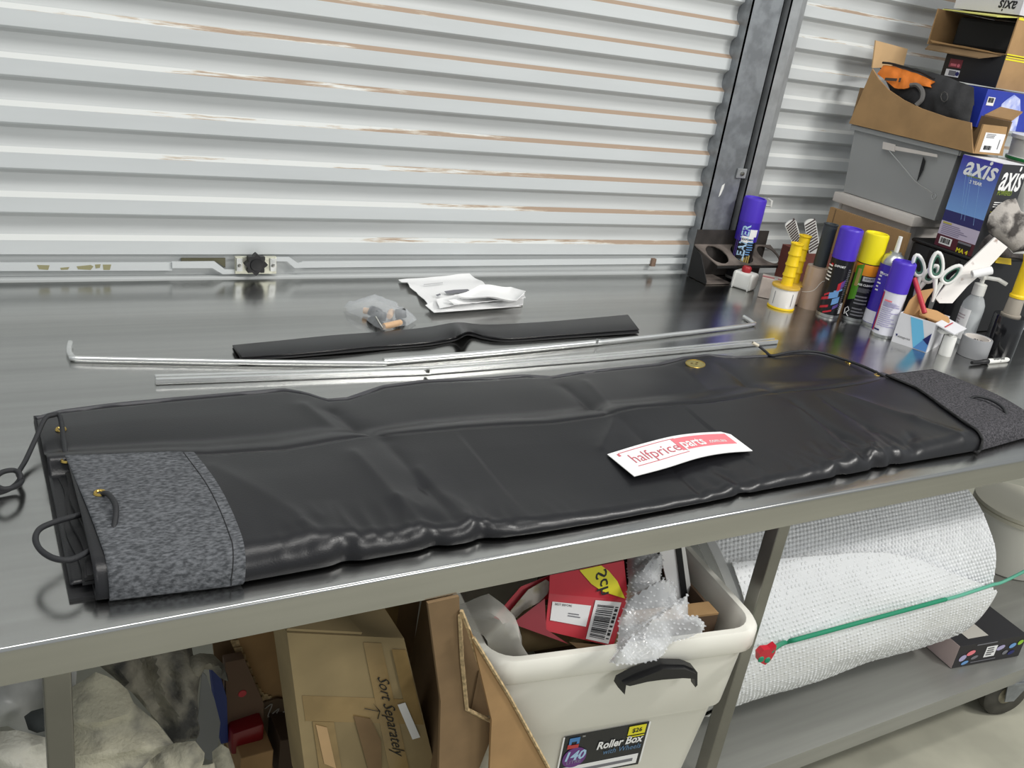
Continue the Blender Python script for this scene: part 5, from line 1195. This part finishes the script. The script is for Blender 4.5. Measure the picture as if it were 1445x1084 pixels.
for nme, pts, m_, dy in (('white_board', [(930, 775), (954, 770), (966, 868), (960, 872), (948, 850)], M_paper, 0), ('black_edge', [(954, 770), (961, 768), (973, 862), (966, 868)], M_blackm, -.004), ('white_edge', [(961, 768), (966, 767), (978, 850), (973, 862)], M_white, -.002), ('black_edge', [(925, 776), (930, 775), (936, 820), (930, 812)], M_blackm, -.003)):
    mesh(nme, prism([Y(a, b, fpy+dy) for a, b in pts]+[], (0, .003, 0)), m_, t)
# brown carton inside the roller box at the right
c0 = FL_+ux*(TW-.245)+uy*.075
t = thing('inner_carton', 'dark brown open carton wedged in the right end of the roller box', 'carton', c0+UP*.1)
wz = Vector((0, 0, .262)); b0_ = c0+UP*.32
mesh('carton_wall', join(obox(b0_, ux*.195, uy*.005, wz), obox(b0_+uy*.30, ux*.195, uy*.005, wz), obox(b0_+uy*.0051, ux*.005, uy*.2948, wz), obox(b0_+ux*.19+uy*.0051, ux*.005, uy*.2948, wz), obox(b0_+ux*.0051+uy*.0051, ux*.1848, uy*.2948, UP*.004)), mat('kraft_card_brown', (92, 72, 54), .85), t)
mesh('flap', quad([b0_+wz, b0_+ux*.195+wz, b0_+ux*.19+uy*.028+wz+UP*.004, b0_+ux*.01+uy*.028+wz+UP*.002], .004), M_kraft, t)
# red hook and green strap
HK = PL(1076, 918, FR_, Vector((-.4, -.9, 0)))
t = thing('strap_hook', 'small red strap hook at the right corner of the roller box', 'hook', PL(1075, 918, FR_, uy))
hx = lambda px, py: PL(px, py, FR_-uy*.012, uy)
mesh('hook_body', prism([hx(a, b) for a, b in ((1066, 917), (1072, 911), (1082, 910), (1090, 905), (1088, 915), (1082, 925), (1074, 932), (1066, 928))], -uy*.012), M_red, t)
mesh('green_pad', join(*[lathe([(0, .002), (.005, .0015), (.006, 0)], hx(a, b)-uy*.012, -uy, 12) for a, b in ((1068, 924), (1077, 925))]), mat('strap_green', (24, 140, 104), .6, bump=.3, bs=500), t)
# ================================================================== BUBBLE WRAP ROLL
RR, RYC, RX0, RX1 = .236, 1.172, 1.21, 1.992
RZC = .1605+RR+.004
t = thing('bubble_wrap_roll', 'big roll of bubble wrap lying on the under-shelf', 'bubble wrap', (1.69, RYC, .161))
M_wrap = mat('bubble_wrap', (232, 234, 236), .22, var=.03, vs=12, coat=.3)
def roll_prof(a): return 1+.012*math.sin(a*2+.6)+.006*math.sin(a*5)
def rollp(x, a, off=0):
    e = .006*noise.noise(Vector((x*5, math.cos(a)*3, math.sin(a)*3)))
    r = RR*roll_prof(a)-.008+e+off; return Vector((x, RYC+r*math.cos(a), RZC+r*math.sin(a)))
NA, NX = 96, 34
V = [rollp(RX0+(RX1-RX0)*i/NX, 2*PI*j/NA) for j in range(NA) for i in range(NX+1)]
Fc = [[j*(NX+1)+i, ((j+1) % NA)*(NX+1)+i, ((j+1) % NA)*(NX+1)+i+1, j*(NX+1)+i+1] for j in range(NA) for i in range(NX)]
Fc = [f[::-1] for f in Fc]
mesh('roll_core_wrap', (V, Fc), M_wrap, t, smooth=60)
def spiral(x, sgn):
    V, Fc = [], []; rings = 14
    for k in range(rings+1):
        for j in range(NA):
            a = 2*PI*j/NA; base = rollp(x, a); c_ = Vector((x, RYC, RZC)); f = 1-.82*k/rings
            V.append(c_+(base-c_)*f+Vector((sgn*(.010 if k % 2 else 0), 0, 0)))
    for k in range(rings):
        for j in range(NA):
            q = [k*NA+j, k*NA+(j+1) % NA, (k+1)*NA+(j+1) % NA, (k+1)*NA+j]; Fc.append(q if sgn > 0 else q[::-1])
    return V, Fc
mesh('roll_end', spiral(RX0, -1), M_wrap, t, smooth=40); mesh('roll_end', spiral(RX1, 1), M_wrap, t, smooth=40)
# outer loose layer: its slanting edge shows on the front of the roll
edge_px = [(1030, 795), (1100, 790), (1150, 786), (1205, 781), (1245, 781), (1290, 790), (1330, 805), (1375, 820), (1418, 838)]
def on_roll(px, py, off=0):
    d = ray(px, py); o_ = CAM; b = d.y*(o_.y-RYC)+d.z*(o_.z-RZC); a = d.y**2+d.z**2; c_ = (o_.y-RYC)**2+(o_.z-RZC)**2-(RR-.006+off)**2
    D_ = b*b-a*c_; s = (-b-math.sqrt(max(D_, 0)))/a; return o_+d*s
eg = [on_roll(*p) for p in edge_px]; ega = [(p.x, math.atan2(p.z-RZC, p.y-RYC)) for p in eg]
def edge_a(x):
    for (x0, a0), (x1, a1) in zip(ega, ega[1:]):
        if x <= x1: k = max(0, (x-x0)/(x1-x0)); return (a0 % (2*PI))+((a1 % (2*PI))-(a0 % (2*PI)))*k
    return ega[-1][1] % (2*PI)
def outer(u, v):
    x = RX0+.002+(RX1-RX0-.0)*u; a0 = edge_a(x); a = a0+(1.5*PI-.05-a0)*v
    return rollp(x, a, .006+.006*math.exp(-v/.12))
mesh('outer_layer', solid(*grid(outer, 40, 34), .002), M_wrap, t, smooth=60, label='outermost loose layer with a slanting edge')
VV, FF = [], []
bx = .0105
for j in range(int(2*PI*RR/(bx*.87))):
    a = 2*PI*j/int(2*PI*RR/(bx*.87))
    if 1.75*PI < a or a < .42*PI: continue      # the wall side of the roll is never seen
    i = 0
    while RX0+bx*(i+1) < RX1:
        x = RX0+bx*(i+.5+(.5 if j % 2 else 0)); i += 1
        off = .0065+.006*math.exp(-max(0, (a-edge_a(x))/(1.5*PI-.05-edge_a(x)))/.12) if a > edge_a(x) else .0003
        p = rollp(x, a, off); nn = Vector((0, math.cos(a), math.sin(a))); ta = Vector((0, -math.sin(a), math.cos(a))); r = bx*.44; s = len(VV)
        hgt = .0032*random.uniform(.5, 1.1)
        VV += [p+Vector((r*math.cos(q), 0, 0))+ta*r*math.sin(q) for q in (0, PI/3, 2*PI/3, PI, 4*PI/3, 5*PI/3)]+[p+nn*hgt*.75+Vector((r*.65*math.cos(q), 0, 0))+ta*r*.65*math.sin(q) for q in (0, PI/3, 2*PI/3, PI, 4*PI/3, 5*PI/3)]+[p+nn*hgt]
        FF += [[s+k, s+6+k, s+6+(k+1) % 6, s+(k+1) % 6] for k in range(6)]+[[s+6+k, s+12, s+6+(k+1) % 6] for k in range(6)]
FF = [f[::-1] for f in FF]
mesh('bubbles', (VV, FF), M_wrap, t, smooth=60, kind='stuff')
sp_ = [hx(1084, 912)-uy*.010]+[on_roll(1104+230*i/14, 908-62*i/14, .019) for i in range(15)]
t2 = thing('green_strap', 'green bungee strap stretched across the bubble wrap roll', 'strap', sp_[2])
mesh('cord', tube(sp_, .0048, 8, sm=4), MC['strap_green'], t2, smooth=60)
s2 = [on_roll(1335, 846, .018), on_roll(1350, 842, .016), on_roll(1360, 839, .015), on_roll(1375, 834, .015), on_roll(1390, 829, .015), on_roll(1402, 825, .015), Vector((RX1+.02, on_roll(1414, 820).y-.01, on_roll(1414, 820).z+.008))]
s2.append(PL(1460, 799, s2[-1]+Vector((.12, -.02, 0)), Vector((0, -1, 0))))
mesh('cord', tube(s2, .0038, 8, sm=4), mat('strap_green_pale', (96, 176, 150), .5), t2, smooth=60, label='paler end running on past the roll')
# printed black carton at the roll's end
q0, q1 = Z(1317, 953, .161), Z(1437, 926, .161)
q0 = Vector((RX1+.02, q0.y, .1615)); q1.z = .1615
t = thing('printed_carton', 'black printed carton on the under-shelf at the end of the bubble wrap roll', 'carton', (q0+q1)/2)
a_ = q1-q0; an = a_.normalized(); bn = Vector((-an.y, an.x, 0)); hh = .066
mesh('carton_body', obox(q0, a_, bn*.20, (0, 0, hh), .001), mat('carton_ink_black', (34, 32, 36), .45), t)
mesh('pale_side', obox(q0-an*.0008+bn*.001, an*.0006, bn*.19, (0, 0, hh)), mat('pale_pink_card', (206, 186, 184), .6), t)
fq = flat(q0, an, UP, .0008); fq2 = flat(q0, an, UP, .0014); LL = a_.length
mesh('white_label', decal(fq, LL*.42, .018, LL*.58, .050), M_paper, t); lines(fq2, LL*.44, LL*.56, .022, .048, 4, 61, t, M_ink)
for i, (x, y, w_, h_, m_) in enumerate(((.10, .028, .05, .018, MC['print_lilac']), (.20, .040, .06, .014, M_pink), (.28, .024, .05, .010, M_gink), (.16, .012, .05, .010, M_cyan), (.64, .040, .06, .014, MC['print_lilac']), (.74, .022, .04, .012, M_gink), (.82, .040, .05, .014, M_cyan), (.84, .018, .05, .012, M_navy), (.93, .046, .04, .014, mat('print_leaf', (150, 200, 60), .5)))):
    mesh('shoe_print', prism([fq(LL*x+LL*w_*math.cos(a), y+h_*.5*math.sin(a)+LL*w_*.2*math.cos(a)) for a in [2*PI*k/10 for k in range(10)]], -bn*.0004), m_, t)
mesh('print_line', join(decal(fq, LL*.25, .060, LL*.55, .063), decal(fq, LL*.25, .008, LL*.62, .010)), M_gink, t)
mesh('clear_tape', decal(flat(q0+UP*hh, an, bn, .0008), LL*.2, .02, LL*.5, .16), film('tape_film', (220, 215, 205), .5, .15), t)
# pale bucket, its stand, black tool tray
c = Y(1446, 712, 1.26); zrb = c.z; rb_ = (c.x-Y(1404, 712, 1.26).x)*.86; zs_ = .1605; c = Vector((c.x, 1.26, 0))
t = thing('pale_bucket', 'pale plastic bucket with a ridged rim under the right end of the bench', 'bucket', (c.x, c.y, zs_))
cb = Vector((c.x, c.y, zs_+.001)); hb_ = zrb-zs_
mesh('bucket_body', lathe([(0, 0), (rb_*.80, 0), (rb_*.84, .006), (rb_*.95, hb_-.025), (0, hb_-.025)], cb, n=40), M_tub, t, smooth=40)
mesh('rim', lathe([(rb_*.95, hb_-.025), (rb_, hb_-.024), (rb_, hb_-.014), (rb_*.97, hb_-.012), (rb_, hb_-.010), (rb_, hb_), (rb_*.9, hb_+.001), (0, hb_+.001)], cb, n=40), mat('ivory_rim', (206, 202, 184), .45), t, smooth=40)
t = thing('tool_tray', 'black tool tray with a red lid at the back of the under-shelf', 'tray', (2.63, 1.86, .161))
mesh('tray_body', box(2.2, 1.75, .1612, 2.73, 1.97, .56, .004), M_black, t); mesh('tray_lid', box(2.2, 1.75, .5605, 2.73, 1.97, .62, .006), M_red, t)
# ================================================================== CARTONS UNDER THE BENCH
yk1 = 1.00
t = thing('taped_carton', 'old kraft carton with tape strips and handwriting leaning beside the roller box', 'carton', (.50, 1.07, 0))
TLc, TRc, BLc, BRc = [Y(px, py, yk1) for px, py in ((405, 893), (570, 901), (437, 1140), (628, 1140))]
bk = Vector((0, .09, 0))
mesh('carton_body', prism([BLc, BRc, TRc, TLc], bk), M_kraft3, t)
fq_ = lambda x, y, o: TLc+(TRc-TLc)*x+(BLc-TLc)*y+((BRc-BLc)-(TRc-TLc))*(x*y)+Vector((0, -o, 0))
CW = (TRc-TLc).length; dr_ = TRc-TLc; dn_ = (BLc-TLc).normalized(); LC = (BLc-TLc).length
fk = lambda x, y: fq_(x/CW, -y/LC, .0010); fk2 = lambda x, y: fq_(x/CW, -y/LC, .0022)
M_ptape = mat('packing_tape', (150, 126, 84), .25, var=.12, vs=20)
for k_, (x0, y0, x1, y1) in enumerate(((.05, -.115, .99, -.165), (.62, -.01, .78, -.40), (.10, -.165, .26, -.40), (.86, -.02, .99, -.12))):
    ft = lambda x, y: fq_(x/CW, -y/LC, .0004+.00035*k_)
    mesh('packing_tape', prism([ft(CW*x0, y0), ft(CW*x1, y0), ft(CW*x1, y1), ft(CW*x0, y1)], (0, -.0003, 0)), M_ptape, t)
mesh('torn_patch', prism([fk2(CW*a, b) for a, b in ((.42, -.15), (.55, -.155), (.60, -.20), (.56, -.26), (.46, -.27))], (0, -.0005, 0)), M_kraft2, t)
mesh('torn_patch', prism([fk2(CW*a, b) for a, b in ((.12, -.17), (.20, -.175), (.22, -.26), (.14, -.25))], (0, -.0005, 0)), MC['kraft_card_pale'], t)
mesh('white_label', prism([fk2(CW*a, b) for a, b in ((.80, -.125), (.87, -.120), (.93, -.19), (.86, -.195)) ], (0, -.0006, 0)), M_paper, t)
tx = lambda x, y: fk2(CW*.72+y, -.15-x)
textmap('Sort Separately', tx, .022, M_ink, t, width=.16, shear=.3)
mesh('arrow_mark', tube([fk2(CW*a, b) for a, b in ((.52, -.135), (.64, -.14), (.60, -.125), (.64, -.14), (.61, -.155))], .0007, 4), M_ink, t)
mesh('top_flap', quad([TLc+bk*.02-dn_*.002, TLc+dr_*.62+bk*.02-dn_*.002, TLc+dr_*.5+bk*.8-dn_*.008, TLc+bk*.8-dn_*.006], .004), M_kraft3, t)
t = thing('back_carton', 'dark kraft carton standing behind the taped carton', 'carton', (.56, 1.32, 0))
mesh('carton_body', box(.48, 1.17, .002, .64, 1.48, .585, .003), M_kraft2, t)
mesh('tape_strip', box(.56, 1.1692, .01, .60, 1.1698, .58), M_ptape, t)
mesh('top_flap', quad([(.48, 1.17, .586), (.64, 1.17, .586), (.63, 1.30, .60), (.49, 1.30, .60)], .004), M_kraft2, t)
# tall opened carton with raw corrugated edges
t = thing('tall_carton', 'tall brown carton with raw corrugated edges squeezed against the roller box', 'carton', (.56, .94, 0))
yt = .895
pA = [Y(a, b, yt) for a, b in ((604, 852), (648, 842), (650, 900), (656, 950), (660, 1003), (693, 1018), (690, 1050), (650, 1150), (618, 1150), (622, 990))]
mesh('panel', prism(pA, (0, .006, 0)), M_kraft2, t)
pB = [Y(a, b, yt-.035) for a, b in ((650, 858), (656, 880), (678, 950), (694, 1012), (690, 1018), (668, 1002), (656, 930))]
mesh('panel', prism([Y(a, b, yt+.012) for a, b in ((648, 862), (660, 890), (700, 1010), (660, 1010))], (0, .005, 0)), M_kraft2, t)
mesh('panel', quad([Vector((.588, .905, .02)), Vector((.612, 1.16, .02)), Vector((.640, 1.16, .60)), Vector((.606, .905, .60))], .005), M_kraft2, t)
M_edge = mat('corrugated_edge', (188, 164, 124), .9, var=.35, vs=160)
def rawedge(px, y, w_): return tube([Y(a, b, y) for a, b in px], w_, 4)
mesh('raw_edge', rawedge(((649, 868), (652, 930), (659, 1001), (693, 1018)), yt-.002, .0032), M_edge, t)
mesh('raw_edge', rawedge(((651, 862), (662, 890), (680, 950), (695, 1015)), yt-.004, .0030), M_edge, t)
mesh('panel', prism([Y(a, b, yt-.018) for a, b in ((664, 890), (672, 905), (720, 985), (790, 1110), (690, 1110), (694, 1016))], (0, .005, 0)), M_kraft, t)
mesh('raw_edge', rawedge(((668, 900), (720, 985), (775, 1085)), yt-.020, .0025), M_edge, t)
# left group
t = thing('flap_carton', 'kraft carton with a torn corrugated edge and white scribble beside the rags', 'carton', (.42, 1.3, 0))
yl = 1.30
mesh('front_panel', prism([Y(a, b, yl) for a, b in ((326, 902), (402, 888), (418, 985), (400, 984), (388, 988), (378, 996), (368, 984), (356, 975))], (0, .006, 0)), M_kraft, t)
E_px = [(326, 905), (335, 925), (344, 945), (353, 968), (361, 979), (372, 984), (382, 992)]
for i in range(len(E_px)-1):
    (a0, b0), (a1, b1) = E_px[i], E_px[i+1]
    for k in (0, .5):
        a, b = a0+(a1-a0)*k, b0+(b1-b0)*k
        mesh('torn_edge_tooth', prism([Y(a-1, b, yl-.003), Y(a+11, b-2, yl-.003), Y(a+13, b+6, yl-.003), Y(a+3, b+9, yl-.003)], (0, .0025, 0)), M_edge, t)
mesh('dark_panel', prism([Y(a, b, yl+.02) for a, b in ((300, 905), (420, 885), (440, 1100), (322, 1100))], (0, .006, 0)), M_kraft2, t)
sp = mesh('scribbled_panel', prism([Y(a, b, yl-.008) for a, b in ((372, 992), (392, 986), (416, 990), (420, 1042), (398, 1044), (372, 1036))], (0, .004, 0)), mat('scribbled_brown_card', (104, 86, 66), .85), t)  # one even dark brown for the scribbled card
sc_ = [Y(a, b, yl-.010) for a, b in ((374, 1000), (384, 994), (378, 1012), (394, 1000), (380, 1024), (402, 1004), (384, 1034), (412, 1010), (398, 1036), (414, 1026))]
mesh('white_scribble', tube(smooth_pts(sc_, 5), .0012, 5), mat('chalk_white', (176, 172, 164), .8), sp)
mesh('dark_spine', prism([Y(a, b, yl-.006) for a, b in ((396, 890), (405, 888), (417, 955), (413, 958)) ], (0, .004, 0)), M_kraft3, t)
t = thing('brown_printed_box', 'dark brown box with a red dot behind the grey sheet', 'box', (.36, 1.27, 0))
mesh('box_body', prism([Y(a, b, 1.27) for a, b in ((318, 935), (345, 930), (372, 992), (372, 1037), (320, 1030))], (0, .02, 0)), mat('brown_print', (112, 88, 70), .7), t)
mesh('red_dot', lathe([(0, .001), (.007, .0008), (.0075, 0)], Y(342, 979, 1.2695), (0, -1, 0), 16), M_red, t)
mesh('blue_spine', None or prism([Y(a, b, 1.262) for a, b in ((297, 940), (310, 950), (320, 985), (322, 1048), (312, 1050), (304, 1000))], (0, .02, 0)), mat('blue_spine', (36, 58, 130), .5), None, label='blue folder spine beside the dark brown box', cat='folder')
mesh('red_tin', obox(Y(326, 1068, 1.24), Y(372, 1052, 1.24)-Y(326, 1068, 1.24), (0, .08, 0), (0, 0, .05), .006), mat('dark_red_tin', (128, 22, 30), .3), None, smooth=40, label='dark red tin lying in front of the dark brown box', cat='tin')
mesh('small_kraft_box', obox(Y(338, 1105, 1.21), Y(384, 1092, 1.21)-Y(338, 1105, 1.21), (0, .12, 0), (0, 0, .055), .002), M_kraft, None, label='small kraft box at the bottom beneath the dark red tin', cat='box')
mesh('dark_box', obox(Y(392, 1100, 1.22), Y(428, 1094, 1.22)-Y(392, 1100, 1.22), (0, .1, 0), (0, 0, .09), .002), mat('dark_brown_card', (70, 54, 40), .8), None, label='dark brown box wedged left of the taped carton', cat='box')
# ================================================================== RAGS
M_rag1 = mat('rag_cream', (186, 182, 162), .95, c2=(92, 92, 90), vs=13, bump=1.0, bs=180, contrast=(.46, .66))
M_rag2 = mat('rag_grey', (146, 142, 128), .95, c2=(70, 70, 68), vs=16, bump=1.0, bs=180, contrast=(.40, .62))
M_rag3 = mat('rag_white', (214, 212, 200), .95, c2=(160, 158, 148), vs=16, bump=1.0, bs=180, contrast=(.5, .7))
nr_ = (0, -.85, .5)
clothpiece('rag', 'cream stained towel with a stitched edge below the left end of the bench', 'rag', [(97, 975), (118, 960), (134, 947), (150, 953), (166, 961), (180, 974), (187, 990), (205, 1006), (222, 1020), (242, 1046), (222, 1062), (200, 1080), (190, 1110), (92, 1110), (95, 1040)], (.18, 1.12, .52), nr_, 81, M_rag1, .016, .026, .04, .009, .008, 20, 'rags under the bench', (.3, 1))
clothpiece('rag', 'grey rag hanging in folds behind the stitched towel', 'rag', [(140, 940), (180, 925), (240, 912), (272, 915), (276, 960), (274, 1000), (276, 1040), (244, 1048), (224, 1020), (206, 1000), (184, 975)], (.25, 1.20, .50), nr_, 83, M_rag2, .024, .012, .04, .007, .006, 30, 'rags under the bench', (1, .15))
clothpiece('rag', 'grey rag curled over at the top beside the blue folder', 'rag', [(262, 940), (268, 926), (282, 922), (302, 924), (316, 938), (322, 962), (312, 958), (300, 946), (288, 944), (282, 955), (280, 990), (274, 1030), (268, 1000)], (.30, 1.19, .50), nr_, 85, M_rag2, .008, .022, .02, .009, .006, 26, 'rags under the bench', (1, .15))
clothpiece('rag', 'white rag bundle left of the bench leg', 'rag', [(-40, 1045), (0, 1030), (22, 1026), (48, 1034), (72, 1040), (76, 1112), (-40, 1112)], (.05, 1.10, .48), nr_, 87, M_rag3, .020, .026, .04, .009, .008, 24, 'rags under the bench', (.6, 1))
clothpiece('rag', 'cream rag in a low fold right of the stitched towel', 'rag', [(186, 1082), (216, 1062), (246, 1046), (272, 1042), (286, 1060), (284, 1078), (300, 1074), (306, 1112), (184, 1112)], (.24, 1.11, .46), nr_, 89, M_rag1, .016, .022, .03, .008, .008, 26, 'rags under the bench', (1, .4))
clothpiece('rag', 'narrow pale rag strip hanging right of the grey sheet', 'rag', [(300, 1062), (312, 1050), (322, 1056), (330, 1080), (334, 1112), (302, 1112)], (.32, 1.14, .44), nr_, 91, M_rag1, .006, .012, .02, .008, .005, 20, 'rags under the bench', (1, .2))
clothpiece('plastic_bag', 'crumpled white plastic bag at the far left under the bench', 'bag', [(-40, 960), (-5, 950), (30, 945), (62, 942), (110, 935), (104, 1000), (80, 1040), (40, 1036), (10, 1022), (-40, 1030)], (.05, 1.22, .50), nr_, 93, mat('white_bag_film', (206, 208, 206), .35, c2=(150, 152, 152), vs=9), .016, .03, .05, .012, .002, 18)
clothpiece('black_rag', 'dark grey scrap between the white plastic bag and the bench leg', 'rag', [(34, 1012), (44, 1004), (66, 998), (68, 1030), (52, 1034), (40, 1030)], (.05, 1.125, .52), nr_, 95, mat('charcoal_cloth', (62, 66, 66), .9, bump=.5, bs=200), .006, .014, .02, .008, .004, 20)
mesh('grey_sheet', prism([Y(a, b, 1.165) for a, b in ((285, 948), (292, 955), (303, 988), (311, 1020), (306, 1068), (296, 1074), (276, 1062), (280, 1010))], (0, .002, 0)), mat('grey_card', (120, 122, 122), .6), None, label='stiff grey sheet standing between the rags and the blue folder', cat='sheet')
t = thing('rag_bin', 'black bin holding the pile of rags under the left end of the bench', 'bin', (.16, 1.25, 0))
mesh('bin_wall', join(box(-.2, 1.06, .002, .26, 1.066, .33), box(-.2, 1.20, .002, .26, 1.206, .27), box(-.2, 1.0661, .002, -.194, 1.1999, .27), box(.254, 1.0661, .002, .26, 1.1999, .27), box(-.1939, 1.0661, .002, .2539, 1.1999, .25)), M_blackm, t)
